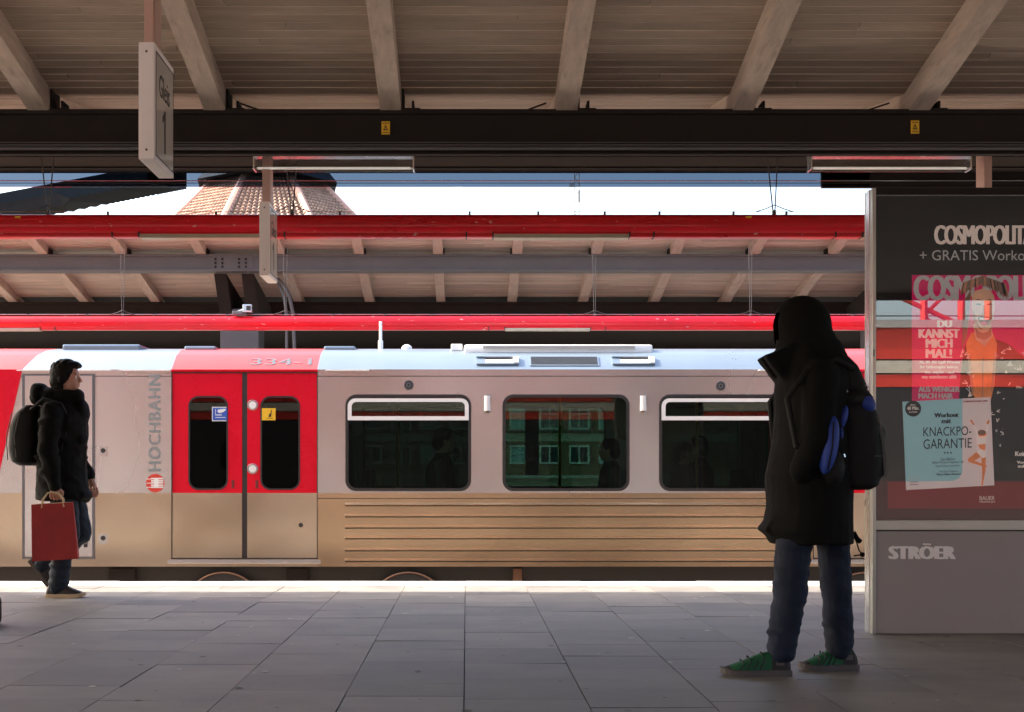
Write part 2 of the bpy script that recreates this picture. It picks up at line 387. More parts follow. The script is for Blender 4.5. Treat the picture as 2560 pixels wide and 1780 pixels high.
p = MB(); p.box(-26, 26, 12.40, 18.33, -1.29, -1.12, M_ballast);
for yr in (12.43+0.75, 12.43+2.19, 16.08, 17.52):
    p.box(-26, 26, yr-0.035, yr+0.035, -1.12, -1.03, M_rust)
x = -20
while x < 20:
    p.box(x, x+0.25, 12.6, 15.1, -1.12, -1.085, M_conc); p.box(x, x+0.25, 15.6, 18.2, -1.12, -1.085, M_conc); x += 0.65
tag(p.build('track_bed'), 'brown ballast track bed with rusty rails', 'track', kind='structure')
p = MB(); p.box(-26, 30, 18.35, 27.5, -1.27, 0.0, M_conc)
p.box(-26, 30, 18.352, 18.85, 0.0, 0.004, M_edge)
tag(p.build('far_platform'), 'concrete platform on the far side behind the train', 'platform', kind='structure')

# ================================================================== canopy helpers
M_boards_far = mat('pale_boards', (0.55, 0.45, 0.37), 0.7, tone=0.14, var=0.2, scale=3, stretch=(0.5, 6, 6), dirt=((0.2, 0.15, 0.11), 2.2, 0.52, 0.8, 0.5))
def boards(mb, Y0, Z0, Y1, Z1, X0, X1, wd=0.092, gap=0.010, m=None):
    m = m or M_boards
    d = Vector((0, Y1-Y0, Z1-Z0)); L = d.length; d.normalize(); nrm = Vector((0, d.z, -d.y))   # pointing down
    if nrm.z > 0: nrm = -nrm
    k = 0; s = 0.0; org = Vector((0, Y0, Z0))
    while s < L - 0.01:
        e = min(s + wd, L)
        x = X0 - random.uniform(0, 3)
        while x < X1:
            x2 = min(x + random.uniform(2.4, 4.5), X1); xx = max(x, X0)
            if x2 > xx:
                t = random.random(); off = random.uniform(-0.0015, 0.0015)
                a = org + d*(s+gap/2) + nrm*off; b = org + d*(e-gap/2) + nrm*off
                up = -nrm*0.014
                mb.add([(xx, *a.yz), (x2-0.002, *a.yz), (x2-0.002, *b.yz), (xx, *b.yz)], [(0,1,2,3)], m, t)
                for q, z in ((a, -d), (b, d)):
                    q2 = q + up + z*gap*0.15
                    mb.add([(xx, *q.yz), (x2, *q.yz), (x2, *q2.yz), (xx, *q2.yz)], [(0,1,2,3)], M_boards_far, min(1, t+0.35))  # groove sides coloured paler, painting the light these edges catch
            x = x2 if x2 > x else x + 1
        s = e
    a = org - nrm*0.016; b = org + d*L - nrm*0.016; up = -nrm*0.08
    vs = []
    for q in (a, b, b+up, a+up):
        vs += [(X0, *q.yz), (X1, *q.yz)]
    mb.add(vs, [(0,1,3,2),(2,3,5,4),(4,5,7,6),(6,7,1,0),(0,2,4,6),(1,7,5,3)], M_steel, 0.3)

def ibeam(mb, X0, X1, Y0, Y1, Z0, Z1, m, ft=0.03):
    mb.box(X0, X1, Y0, Y1, Z0, Z0+ft, m, 0.004); mb.box(X0, X1, Y0, Y1, Z1-ft, Z1, m, 0.004)
    mb.box(X0, X1, Y0+0.03, Y0+0.05, Z0+ft+0.001, Z1-ft-0.001, m)
    mb.box(X0, X1, Y1-0.05, Y1-0.03, Z0+ft+0.001, Z1-ft-0.001, m)

def warn_sticker(cx, cz, Y, parent, wd=0.055, h=0.085, name='warning_sticker', detail=True):
    b = MB(); b.box(cx-wd/2, cx+wd/2, Y-0.004, Y, cz-h/2, cz+h/2, M_yellow)
    if detail:
        f = front(Y-0.0055)
        b.sheet([(cx-wd*0.3, cz-h*0.18), (cx+wd*0.3, cz-h*0.18), (cx, cz+h*0.25)], [[(cx-wd*0.19, cz-h*0.11), (cx+wd*0.19, cz-h*0.11), (cx, cz+h*0.14)]], 0.001, M_ink, f)
        b.box(cx-wd*0.4, cx+wd*0.4, Y-0.006, Y-0.005, cz+h*0.33, cz+h*0.38, M_ink); b.box(cx-wd*0.4, cx+wd*0.4, Y-0.006, Y-0.005, cz-h*0.38, cz-h*0.34, M_ink)
        b.box(cx-wd*0.03, cx+wd*0.03, Y-0.006, Y-0.005, cz-h*0.06, cz+h*0.07, M_ink)
    return b.build(name, parent)

# ---------- near canopy (over our platform)
nc = empty('station_canopy', (0, 9.3, 0), 'timber boarded platform canopy overhead with pale rafters on a dark steel beam', 'canopy', 'platform canopies')
def NB(m, name, smooth=None): m.build(name, nc, smooth, loc=(0, -9.3, 0))
b = MB(); boards(b, 9.3, 3.42, 3.5, 4.58, -14, 14); NB(b, 'roof_boards')
b = MB(); b.bar((0, 3.5, 4.63), (0, -2.5, 3.41), 28, 0.08, M_steel); NB(b, 'rear_roof')
b = MB(); boards(b, 9.3, 3.42, 12.0, 3.83, -14, 14); NB(b, 'eave_boards')
k = -11
while k < 12:
    X = -0.49 + 1.14*k; k += 1
    b = MB(); b.bar((X, 3.5, 4.58-0.075), (X, 9.30, 3.42-0.075), 0.135, 0.15, M_rafter)
    b.bar((X, 9.302, 3.42-0.0725), (X, 11.94, 3.815-0.0725), 0.133, 0.145, M_rafter); NB(b, 'rafter')
    b = MB(); b.box(X+0.072, X+0.084, 9.22, 9.40, 3.30, 3.43, M_steel); b.box(X+0.084, X+0.19, 9.22, 9.40, 3.298, 3.309, M_steel)
    b.box(X+0.135, X+0.15, 9.24, 9.38, 3.309, 3.36, M_steel)
    NB(b, 'bracket')
    if k % 2 == 0:
        b = MB(); sgn = 1 if X < 0.5 else -1
        b.tube([(X+0.12*sgn, 9.45, 3.40), (X+0.42*sgn, 9.62, 3.33)], 0.006, M_steel, 6); NB(b, 'brace_rod')
b = MB(); ibeam(b, -14, 14, 9.2, 9.49, 3.055, 3.297, M_steel)
b.box(-14, 14, 9.194, 9.2, 3.06, 3.066, M_steelgrey); b.box(-14, 14, 9.194, 9.2, 3.078, 3.082, M_steelgrey)
b.tube([(-14, 9.205, 3.045), (14, 9.205, 3.045)], 0.009, M_steelgrey, 6); b.tube([(-14, 9.34, 3.045), (14, 9.34, 3.045)], 0.012, M_steel, 6)
beam_o = b.build('steel_beam', nc, loc=(0, -9.3, 0))
sx = at(864, 285, 9.2); st = warn_sticker(sx.x, sx.z, 9.2-0.0, beam_o)
sx = at(2053, 283, 9.2); st = warn_sticker(sx.x, sx.z, 9.2-0.0, beam_o)
for o in beam_o.children: o.location = (0, 0.022, 0)
b = MB(); b.box(-14, 14, 11.93, 12.05, 3.485, 3.97, M_steel); b.box(-14, 14, 11.86, 11.93, 3.487, 3.53, M_steel)
b.box(-14, 14, 11.5, 11.85, 3.50, 3.56, M_steel); NB(b, 'eave_beam')
b = MB(); b.box(-14, 3.4, 11.99, 11.998, 3.357, 3.485, G_skirt); NB(b, 'glass_skirt')
b = MB(); b.tube([(-14, 11.97, 3.405), (14, 11.97, 3.405)], 0.004, M_alu, 6)
b.tube([(-14, 11.97, 3.385), (14, 11.97, 3.385)], 0.003, M_steel, 6); NB(b, 'rail_wire')
b = MB(); b.box(3.0, 14, 12.0, 12.05, 3.355, 3.484, M_steel); NB(b, 'eave_plate')
for X in (-8.2, 8.6):
    b = MB(); b.box(X-0.2, X+0.2, 9.15, 9.55, 0.0, 3.01, M_steelgrey, 0.01); NB(b, 'column')
b = MB(); b.box(-14, 14, -2.6, -2.5, 3.28, 3.5, M_steel); NB(b, 'rear_fascia')

# ---------- far canopy
fc = empty('station_canopy', (0, 21.6, 0), 'farther canopy above the train with grey beam, sloping boards and a bolted column', 'canopy', 'platform canopies')
def FB(m, name, smooth=None): return m.build(name, fc, smooth, loc=(0, -21.6, 0))
RB = lambda Y: 4.23 - 0.19*(Y-19.9)
b = MB(); boards(b, 19.7, RB(19.7)+0.13, 22.9, RB(22.9)+0.13, -15, 18, wd=0.1, m=M_boards_far); FB(b, 'roof_boards')
b = MB(); b.bar((1.5, 22.9, RB(22.9)+0.17), (1.5, 25.8, RB(25.8)+0.17), 33, 0.08, M_steel); FB(b, 'dark_soffit')
for k in range(-12, 16):
    X = -0.41 + 1.14*k
    b = MB(); b.bar((X, 19.72, RB(19.72)+0.065), (X, 23.3, RB(23.3)+0.065), 0.14, 0.13, M_rafter); FB(b, 'rafter')
    b = MB(); sg = -1 if X > 0.6 else 1
    b.box(X+sg*0.085-0.008, X+sg*0.085+0.008, 20.52, 20.70, 4.115, 4.20, M_steel); FB(b, 'bracket')
b = MB(); b.box(-15, 18, 19.66, 19.70, RB(19.7)-0.03, RB(19.7)+0.22, M_steelgrey); FB(b, 'eave_trim')
b = MB(); ibeam(b, -15, 18, 20.5, 20.78, 3.87, 4.11, M_steelgrey)
gb = FB(b, 'grey_beam')
b = MB(); ibeam(b, -15, 18, 22.7, 22.98, 3.45, 3.69, M_steel); FB(b, 'dark_beam')
b = MB(); b.box(-15, 18, 25.8, 25.9, 2.4, 3.4, M_steel); FB(b, 'rear_fascia')
for X in (-3.40, 6.35):
    b = MB(); b.box(X-0.288, X+0.288, 21.3, 21.9, 0.0, 3.42, M_steelgrey, 0.012); FB(b, 'column')
    b = MB()
    for dx in (-0.2, 0.2):
        b.add([(X+dx-0.09, 20.79, 3.87), (X+dx-0.09, 22.69, 3.6), (X+dx-0.09, 22.69, 3.3), (X+dx-0.09, 21.3, 3.3),
               (X+dx+0.09, 20.79, 3.87), (X+dx+0.09, 22.69, 3.6), (X+dx+0.09, 22.69, 3.3), (X+dx+0.09, 21.3, 3.3)],
              [(0,1,2,3),(7,6,5,4),(0,4,5,1),(1,5,6,2),(2,6,7,3),(3,7,4,0)], M_steel)
    FB(b, 'bracket_arm')
    b = MB()
    b.box(X-0.3, X+0.32, 20.515, 20.525, 3.895, 4.09, M_steelgrey)
    for ix in (-0.22, -0.12, 0.12, 0.22):
        for iz in (3.93, 3.985, 4.04): b.disc((X+ix, 20.514, iz), 0.017, (0,-1,0), M_steel, 0.014, 6)
    for ix in (-0.22, -0.12, -0.02, 0.16, 0.24): b.disc((X+ix, 20.6, 3.87), 0.018, (0,0,-1), M_steelgrey, 0.02, 6)
    FB(b, 'bolt_plate')
b = MB()
for i, (dx, r) in enumerate(((0, 0.022), (0.07, 0.028))):
    p0 = at(612+i*9, 640, 21.0)
    pts = [p0 + Vector((0.0, 0, 0.1)), p0 + Vector((0.08, 0, 0.02)), p0 + Vector((0.16+dx*0.3, 0, -0.16)), p0 + Vector((0.2+dx*0.5, 0, -0.42)), p0 + Vector((0.2+dx, 0, -1.3))]
    b.tube(pts, r, M_steelgrey, 8)
FB(b, 'conduit', 40)
# ---------- dark third canopy behind it
b = MB(); tc_ = empty('station_canopy', (0, 31, 0), 'dark canopy edge in deep shade behind the far platform column', 'canopy', 'platform canopies')
b = MB(); b.box(-22, 26, 30, 30.15, 3.0, 3.6, M_steel); b.build('fascia', tc_, loc=(0, -31, 0))
b = MB(); b.box(-22, 26, 30.15, 36, 3.55, 3.62, M_steel); b.build('roof', tc_, loc=(0, -31, 0))
for X in (-12, 1.5, 15):
    b = MB(); b.box(X-0.15, X+0.15, 32.5, 32.8, -1.2, 3.55, M_steel); b.build('column', tc_, loc=(0, -31, 0))

# ================================================================== red light tubes
def light_tube(Y, Z, X0, X1, lamps, wires, label, topwire, roofz, drips):
    t = empty('light_tube', (0, Y, Z), label, 'light fitting', 'red light tubes')
    def B(m, n, s=None): return m.build(n, t, s, loc=(0, -Y, -Z))
    b = MB(); r = 0.088
    n = 28; pts = []
    b.tube([(X0, Y, Z), (X1, Y, Z)], r, M_red, n)
    b.box(X0, X1, Y-0.055, Y+0.055, Z-r-0.012, Z-r+0.03, M_red, 0.004)
    B(b, 'tube', 35)
    x = X0 + 1.0
    while x < X1:
        b = MB(); b.tube([(x, Y, Z), (x+0.012, Y, Z)], r+0.0015, M_red, n); B(b, 'joint_ring', 35); x += 2.93
    for a, c in lamps:
        b = MB(); b.box(a, c, Y-0.064, Y+0.064, Z-r-0.022, Z-r+0.012, M_lampglass, 0.006); B(b, 'lamp_cover')
        for q in (a-0.22, a-0.005, c+0.005, c+0.20):
            b = MB(); b.box(q-0.006, q+0.006, Y-0.066, Y+0.066, Z-r-0.014, Z-r+0.03, M_black); B(b, 'lamp_seam')
    b = MB(); b.tube([(X0, Y-0.02, Z+r+0.02), (X1, Y-0.02, Z+r+0.02)], 0.0022, M_alu, 5)
    x = X0
    while x < X1:
        b.box(x-0.008, x+0.008, Y-0.03, Y-0.01, Z+r-0.001, Z+r+0.022, M_wire); x += random.uniform(0.35, 1.1)
    B(b, 'bird_wire')
    for xw in wires:
        b = MB(); zt = Z+r
        b.tube([(xw-0.055*topwire, Y, roofz), (xw-0.012, Y, zt+0.05), (xw, Y, zt)], 0.0055*topwire, M_wire, 6)
        b.tube([(xw+0.035*topwire, Y+0.03, roofz), (xw+0.008, Y, zt+0.05), (xw, Y, zt)], 0.0055*topwire, M_wire, 6)
        b.box(xw-0.014, xw+0.014, Y-0.014, Y+0.014, zt-0.004, zt+0.035, M_wire)
        b.tube([(xw-0.15, Y-0.02, zt+0.02), (xw-0.07, Y-0.02, zt+0.045), (xw, Y-0.02, zt+0.075), (xw+0.07, Y-0.02, zt+0.045), (xw+0.15, Y-0.02, zt+0.02)], 0.004, M_wire, 6)
        B(b, 'hanger')
    return t
X_ = lambda v, Y: (v*1.1154-1166)*Y/F
u = light_tube(11.5, 2.945, -8, X_(1939, 11.5), [(X_(316, 11.5), X_(584, 11.5)), (X_(1106, 11.5), X_(1408, 11.5)), (X_(1930, 11.5), X_(1938, 11.5))],
               [X_(v, 11.5) for v in (108, 655, 1735)], 'dark red light tube hung above our platform edge, with bright white sky behind it', 1.0, 3.5, 0)
for v, y in ((40, 489), (1678, 489)):
    q = at(v, y, 11.43); o = warn_sticker(q.x, q.z, 11.43, u, 0.045, 0.032, 'yellow_sticker', False); o.location = (0, -11.5, -2.945)
light_tube(18.8, 2.94, -13, 12, [(X_(-20, 18.8), X_(92, 18.8)), (X_(1262-130, 18.8), X_(1262+60, 18.8))],
           [X_(v, 18.8) for v in (275, 640, 1333, 1683)], 'bright red light tube chipped along its top, running just above the train roof', 0.55, 3.95, 1)
# chipped paint flecks are in the tube's paint
fl = empty('floodlight', at(548, 700, 18.75), 'small grey floodlight clamped on top of the lower red tube by the column', 'lamp')
b = MB(); b.box(-0.02, 0.10, -0.05, 0.05, 0.0, 0.10, M_alu, 0.008); b.box(0.03, 0.09, -0.055, -0.05, 0.02, 0.08, M_black); b.build('housing', fl)
b = MB(); b.box(-0.16, -0.02, -0.04, 0.04, -0.03, 0.015, M_steelgrey, 0.01); b.tube([(-0.12, 0, 0), (0.02, 0, 0.05)], 0.012, M_alu, 8); b.build('clamp', fl)

# ================================================================== aluminium ceiling lights under the eave
def ceil_light(v0, v1, label):
    Y = 10.8; x0, x1 = X_(v0, Y), X_(v1, Y); cx = (x0+x1)/2; hw = (x1-x0)/2
    t = empty('ceiling_light', (cx, Y, 3.36), label, 'light fitting', 'aluminium ceiling lights')
    b = MB()
    b.box(-hw, hw, -0.05, 0.07, -0.02, 0.0, M_alu, 0.003); b.build('housing', t)
    b = MB(); b.box(-hw, hw, -0.055, -0.051, -0.118, -0.02, G_lamp); b.box(-hw, hw, 0.06, 0.064, -0.118, -0.02, G_lamp); b.build('cover', t)
    b = MB()
    rr = random.Random(v0)
    for z0, z1, sl_ in ((-0.014, 0.0, 0.3), (-0.116, -0.090, 0.9)):     # wavy bright reflector strips
        NX = 40
        vs = []
        for i in range(NX):
            x = -hw*0.99 + 1.98*hw*i/(NX-1); wv = 0.5 + 0.5*math.sin(i*0.55 + v0) * math.sin(i*0.21)
            vs += [(x, -0.046 + 0.02*wv, z0), (x, -0.046 + 0.05 + 0.03*wv, z1)]
        b.add(vs, [(2*i, 2*i+1, 2*i+3, 2*i+2) for i in range(NX-1)], M_strip)
    b.build('reflector', t, 60)
    for sx in (-1, 1):
        b = MB(); b.box(sx*hw-0.006, sx*hw+0.006, -0.058, 0.072, -0.12, 0.004, M_alu, 0.002); b.build('end_cap', t)
        b = MB(); b.tube([(sx*hw*0.7, 0, 0.0), (sx*hw*0.7, 0, 0.27)], 0.008, M_steel, 6); b.build('hanger', t)
    b = MB(); b.tube([(-hw*0.96, -0.02, -0.106), (hw*0.96, -0.02, -0.106)], 0.009, M_lamp, 8); b.build('lamp', t)
    b = MB(); b.tube([(-hw*0.96, -0.035, -0.006), (hw*0.96, -0.035, -0.006)], 0.005, M_lamp, 8); b.build('lamp', t)
    return t
ceil_light(571, 927, 'aluminium strip light just in front of the tower roof')
ceil_light(1815, 2171, 'aluminium strip light above the poster case')

# ================================================================== platform signs
def platform_sign():
    t = empty('platform_sign', (-1.53, 6.8, 2.44), 'white Gleis 1 sign nearest us, largest of the hanging platform signs', 'sign', 'hanging platform signs')
    b = MB(); b.box(-0.038, 0.0375, 0, 0.45, 0, 0.56, M_signwhite, 0.004)
    o = b.build('panel', t)
    for z in (0.045, 0.515):
        b = MB(); b.disc((0.0, 0.001, z), 0.006, (0,-1,0), M_packgrey, 0.003, 10); b.build('screw', o)
    fn = lambda v: (0.0385 + v[2], v[0], v[1])
    b = MB(); b.sheet(rect(0.028, 0.428, 0.025, 0.525), [], 0.002, M_signglass, fn); fa = b.build('sign_face', o)
    b = MB(); f2 = lambda v: (0.0403 + v[2], v[0], v[1])
    b.sheet(rect(0.026, 0.430, 0.023, 0.527), [rect(0.032, 0.424, 0.029, 0.521)], 0.001, M_ink, f2)
    b.text('Gleis', 0.12, M_ink, lambda v: f2((v[0]+0.10, v[1]+0.33, v[2])), fitw=0.24, fith=0.11)
    b.sheet([(0.215, 0.075), (0.245, 0.075), (0.245, 0.285), (0.225, 0.285), (0.175, 0.245), (0.175, 0.215), (0.215, 0.24)], [], 0.001, M_ink, f2)
    b.build('lettering', o)
    b = MB(); b.box(-0.012, 0.008, 0.02, 0.06, 0.56, 1.55, M_post, 0.003); b.box(-0.012, 0.031, 0.005, 0.022, 0.56, 1.55, M_post, 0.002)
    b.box(-0.01, 0.029, 0.06, 0.19, 0.56, 1.55, M_post, 0.003)
    b.build('post', t)
    return t
sg = platform_sign()
s2 = copy_tree(sg); s2.location.y += 3.97; s2['label'] = 'smaller white Gleis 1 sign hanging in front of the red tube and tower'
s3 = copy_tree(sg); s3.location = (3.94, 10.77, 2.44); s3['label'] = 'sign post of which only the brown upper part shows above the poster case'
for s in (s2, s3):
    for ch in s.children:
        if ch.name.startswith('post'): ch.scale = (1.35, 1, 0.66); ch.location = (0, 0, 0.56*(1-0.66))

# ================================================================== train
TY = 15.5
tx = lambda v: v*0.0048623 - 5.0828
tz = lambda v: 6.1044 - v*0.0048623
train = empty('metro_train', (0, 16.8, -1.03), 'silver metro train with red doors standing on the far track', 'train')
def T(m, name, par=None, smooth=None):
    if par is None: return m.build(name, train, smooth, loc=(0, -16.8, 1.03))
    return m.build(name, par, smooth)
ZB, ZM, ZT = tz(1270), tz(1105), tz(828)
XL, XR = -5.65, 9.2
wins = [(tx(775), tx(1055), True), (tx(1127), tx(1410), False), (tx(1478), tx(1760), True), (5.75, 7.1, False), (7.45, 8.8, True)]
WZ0, WZ1 = tz(1100), tz(885)
doors = [(tx(384), tx(712)), (tx(1822), tx(2150))]
DZ0, DZ1 = tz(1252), tz(835)
cabd = (tx(50), tx(213))
def side(Yp, sgn, near):
    """one long side; sgn=-1 faces us"""
    fn = (lambda v: (v[0], Yp + 0.025 + v[2], v[1])) if near else (lambda v: (v[0], Yp - 0.025 - v[2], v[1]))
    holes = [rrect(a, c, WZ0, WZ1, 0.115) for a, c, _ in wins]
    # upper wall in three runs between doorways (butted)
    xs = [XL, doors[0][0], doors[0][1], doors[1][0], doors[1][1], XR]
    b = MB()
    for i in (0, 2, 4):
        hh = [h for h, wn in zip(holes, wins) if xs[i] < wn[0] < xs[i+1]]
        b.sheet(rect(xs[i], xs[i+1], ZM, ZT), hh, 0.05, M_silver, fn)
    for i in (1, 3): b.sheet(rect(xs[i], xs[i+1], DZ1, ZT), [], 0.05, M_trainred, fn)
    if near:
        for i in (0, 2, 4): b.box(xs[i]+0.002, xs[i+1]-0.002, Yp-0.001, Yp, tz(844), tz(842.4), M_black)
    T(b, 'side_wall')
    b = MB()
    for i in (0, 2, 4): b.sheet(rect(xs[i], xs[i+1], ZB, ZM), [], 0.05, M_ribbed if i == 2 else M_stain, fn)
    for i in (1, 3): b.sheet(rect(xs[i], xs[i+1], ZB, DZ0), [], 0.05, M_stain, fn)
    if near:
        b.box(xs[2]+0.002, xs[3]-0.002, Yp-0.001, Yp, tz(1118), tz(1116.3), M_black)
        for vz in (1131, 1156, 1181, 1205, 1232, 1256):
            z = tz(vz); x0, x1 = tx(773), tx(1782)
            b.add([(x0, Yp, z+0.02), (x1, Yp, z+0.02), (x1, Yp-0.014, z+0.008), (x0, Yp-0.014, z+0.008), (x1, Yp-0.014, z-0.006), (x0, Yp-0.014, z-0.006), (x1, Yp, z-0.010), (x0, Yp, z-0.010)],
                  [(0,3,2,1), (3,5,4,2), (5,7,6,4), (0,7,5,3), (1,2,4,6)], M_ribbed)
            b.box(x0, x1, Yp-0.0015, Yp-0.0005, z-0.019, z-0.010, M_black)  # dark strip paints the shade beneath each rib
    T(b, 'lower_panel')
    return fn
side(TY, -1, True); side(TY+2.6, 1, False)

def window(a, c, hop, Yp, near=True, hop_far=False):
    f = front(Yp) if near else (lambda v: (v[0], Yp - v[2], v[1]))
    b = MB(); b.sheet(rrect(a-0.004, c+0.004, WZ0-0.004, WZ1+0.004, 0.118), [rrect(a+0.028, c-0.028, WZ0+0.028, WZ1-0.028, 0.09)], 0.016, M_rubber, f)
    w_ = T(b, 'window')
    b = MB(); b.sheet(rrect(a+0.02, c-0.02, WZ0+0.02, WZ1-0.02, 0.1), [], 0.006, (G_dim if (hop_far and not near) else G_train), lambda v: f((v[0], v[1], v[2]+0.014))); T(b, 'pane', w_)
    if hop:
        z1 = tz(893); z0 = tz(942); x0, x1 = a+0.022, c-0.022
        o = rrect(x0, x1, z0, z1, 0.085); o = [p_ for p_ in o if p_[1] > z0 + 0.085] + [(x0, z0), (x1, z0)]
        i = rrect(x0+0.042, x1-0.042, tz(933), tz(901), 0.05); i = [p_ for p_ in i if p_[1] > tz(933) + 0.05] + [(x0+0.042, tz(933)), (x1-0.042, tz(933))]
        b = MB(); b.sheet(o, [i], 0.022, M_alu if False else M_white, lambda v: f((v[0], v[1], v[2]-0.006))); T(b, 'hopper_frame', w_)
    return w_
for a, c, hop in wins: window(a, c, hop, TY)
for a, c, hop in wins: window(a, c, False, TY+2.6, False, hop)
# doors
def door(a, c, left, first):
    Yd = TY + 0.022; f = front(Yd)
    gx = 0.010
    a2, c2 = a+gx, c-gx
    m0 = (a2+c2)/2
    if left: px0, px1 = a2 + 0.175, a2 + 0.605
    else: px0, px1 = a2 + 0.145, a2 + 0.575
    pane = rrect(px0, px1, tz(1098), tz(888), 0.11)
    b = MB(); b.sheet(rect(a2, c2, ZM, DZ1-0.006), [pane], 0.03, M_trainred, f); b.sheet(rect(a2, c2, DZ0+0.008, ZM), [], 0.03, M_stain, f)
    d = T(b, 'door')
    b = MB(); b.sheet(rrect(px0-0.002, px1+0.002, tz(1098)-0.002, tz(888)+0.002, 0.11), [rrect(px0+0.016, px1-0.016, tz(1098)+0.016, tz(888)-0.016, 0.095)], 0.008, M_rubber, front(Yd-0.014)); T(b, 'pane_seal', d)
    b = MB(); b.sheet(pane, [], 0.006, G_door, front(Yd)); T(b, 'pane', d)
    # edge rubber by the gap
    b = MB(); q = c2 if left else a2
    b.box(min(q, q+(0.028 if left else -0.028)), max(q, q+(0.028 if left else -0.028)), Yd-0.012, Yd+0.02, DZ0+0.004, DZ1-0.004, M_rubber); T(b, 'edge_seal', d)
    Yp = Yd - 0.016
    if left:
        x0, x1 = px1-0.165, px1-0.008
        b = MB(); b.box(x0, x1, Yp-0.003, Yp, tz(942), tz(914), M_blue); b.box(x0-0.008, x1+0.003, Yp-0.001, Yp+0.004, tz(944), tz(912), M_white)
        b.sheet([(x0+0.05, tz(922)), (x0+0.07, tz(926)), (x0+0.11, tz(924)), (x0+0.145, tz(919)), (x0+0.14, tz(916)), (x0+0.1, tz(917)), (x0+0.06, tz(918))], [], 0.002, M_white, front(Yp-0.004))
        b.box(x0+0.03, x0+0.14, Yp-0.004, Yp-0.003, tz(936.5), tz(935), M_white); b.box(x0+0.028, x0+0.034, Yp-0.004, Yp-0.003, tz(930), tz(917), M_white); b.box(x0+0.028, x0+0.10, Yp-0.004, Yp-0.003, tz(931), tz(929), M_white)
        T(b, 'blue_sticker', d)
    else:
        x0 = px0+0.016; x1 = x0+0.148
        b = MB(); b.box(x0, x1, Yp-0.003, Yp, tz(942), tz(915), M_yellow); b.sheet([(x0+0.07, tz(935)), (x0+0.1, tz(934)), (x0+0.108, tz(919)), (x0+0.098, tz(918)), (x0+0.095, tz(926)), (x0+0.08, tz(928))], [], 0.002, M_ink, front(Yp-0.004)); b.box(x0+0.05, x0+0.12, Yp-0.004, Yp-0.003, tz(938), tz(937), M_ink); T(b, 'yellow_sticker', d)
        for vz in (908, 1051):
            b = MB(); b.disc((a2+0.06, Yp+0.002, tz(vz)), 0.062, (0,-1,0), M_alu, 0.014, 24, 0.052); b.disc((a2+0.06, Yp-0.012, tz(vz)), 0.04, (0,-1,0), M_white, 0.004, 20); T(b, 'door_button', d)
        b = MB(); b.disc((c2-0.175, Yp+0.003, tz(1177)), 0.024, (0,-1,0), M_black, 0.006, 16); T(b, 'lock', d)
    q = (c2-0.10) if left else (a2+0.105)
    b = MB(); b.box(q-0.017, q+0.017, Yp-0.001, Yp+0.002, tz(1095), tz(1076), M_pred); b.disc((q, Yp-0.001, tz(1080)), 0.014, (0,-1,0), M_pmaroon, 0.003, 12); b.box(q-0.008, q+0.008, Yp-0.004, Yp-0.001, tz(1092), tz(1084), M_pmaroon); T(b, 'finger_sign', d)
for i, (a, c) in enumerate(doors):
    mid = (a+c)/2
    door(a, mid-0.018, True, i == 0); door(mid+0.018, c, False, i == 0)
    b = MB(); b.box(a-0.03, c+0.035, TY-0.05, TY-0.001, DZ0-0.050, DZ0-0.012, M_alu, 0.004); T(b, 'door_sill')
    b = MB(); b.box(a-0.0, a+0.009, TY-0.004, TY+0.04, DZ0, DZ1, M_rubber); b.box(c-0.009, c, TY-0.004, TY+0.04, DZ0, DZ1, M_rubber); b.box(a, c, TY-0.004, TY+0.04, DZ1-0.0065, DZ1+0.004, M_rubber); b.box(a, c, TY-0.003, TY+0.04, DZ0-0.006, DZ0+0.007, M_rubber); T(b, 'door_frame')
# far doors and wall behind
for a, c in doors:
    b = MB(); b.box(a, c, TY+2.55, TY+2.59, DZ0, DZ1, M_trainred); T(b, 'far_door')
# roof
prof = [(TY, ZT), (TY+0.035, ZT+0.03), (TY+0.20, ZT+0.168), (TY+0.42, ZT+0.245), (TY+0.75, ZT+0.29), (TY+1.3, ZT+0.31)]
prof = prof + [(2*TY+2.6-y, z) for y, z in reversed(prof[:-1])]
M_redroof = mat('sunlit_red_roof', (0.52, 0.05, 0.055), 0.35, var=0.08)  # paler than the door red: sunlight painted into the roof colour
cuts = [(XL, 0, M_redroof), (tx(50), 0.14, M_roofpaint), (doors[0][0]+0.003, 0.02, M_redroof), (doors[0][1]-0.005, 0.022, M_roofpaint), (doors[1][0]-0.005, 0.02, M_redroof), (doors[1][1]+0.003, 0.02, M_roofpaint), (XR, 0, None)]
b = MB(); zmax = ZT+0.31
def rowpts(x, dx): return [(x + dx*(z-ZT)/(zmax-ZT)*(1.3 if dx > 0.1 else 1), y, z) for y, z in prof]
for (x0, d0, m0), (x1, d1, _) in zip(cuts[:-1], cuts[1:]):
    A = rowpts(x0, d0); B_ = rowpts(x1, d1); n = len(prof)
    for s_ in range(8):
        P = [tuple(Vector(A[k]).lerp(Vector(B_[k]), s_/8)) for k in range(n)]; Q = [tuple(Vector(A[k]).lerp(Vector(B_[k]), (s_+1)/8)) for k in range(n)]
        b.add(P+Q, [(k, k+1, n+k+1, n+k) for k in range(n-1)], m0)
T(b, 'roof', None, 25)
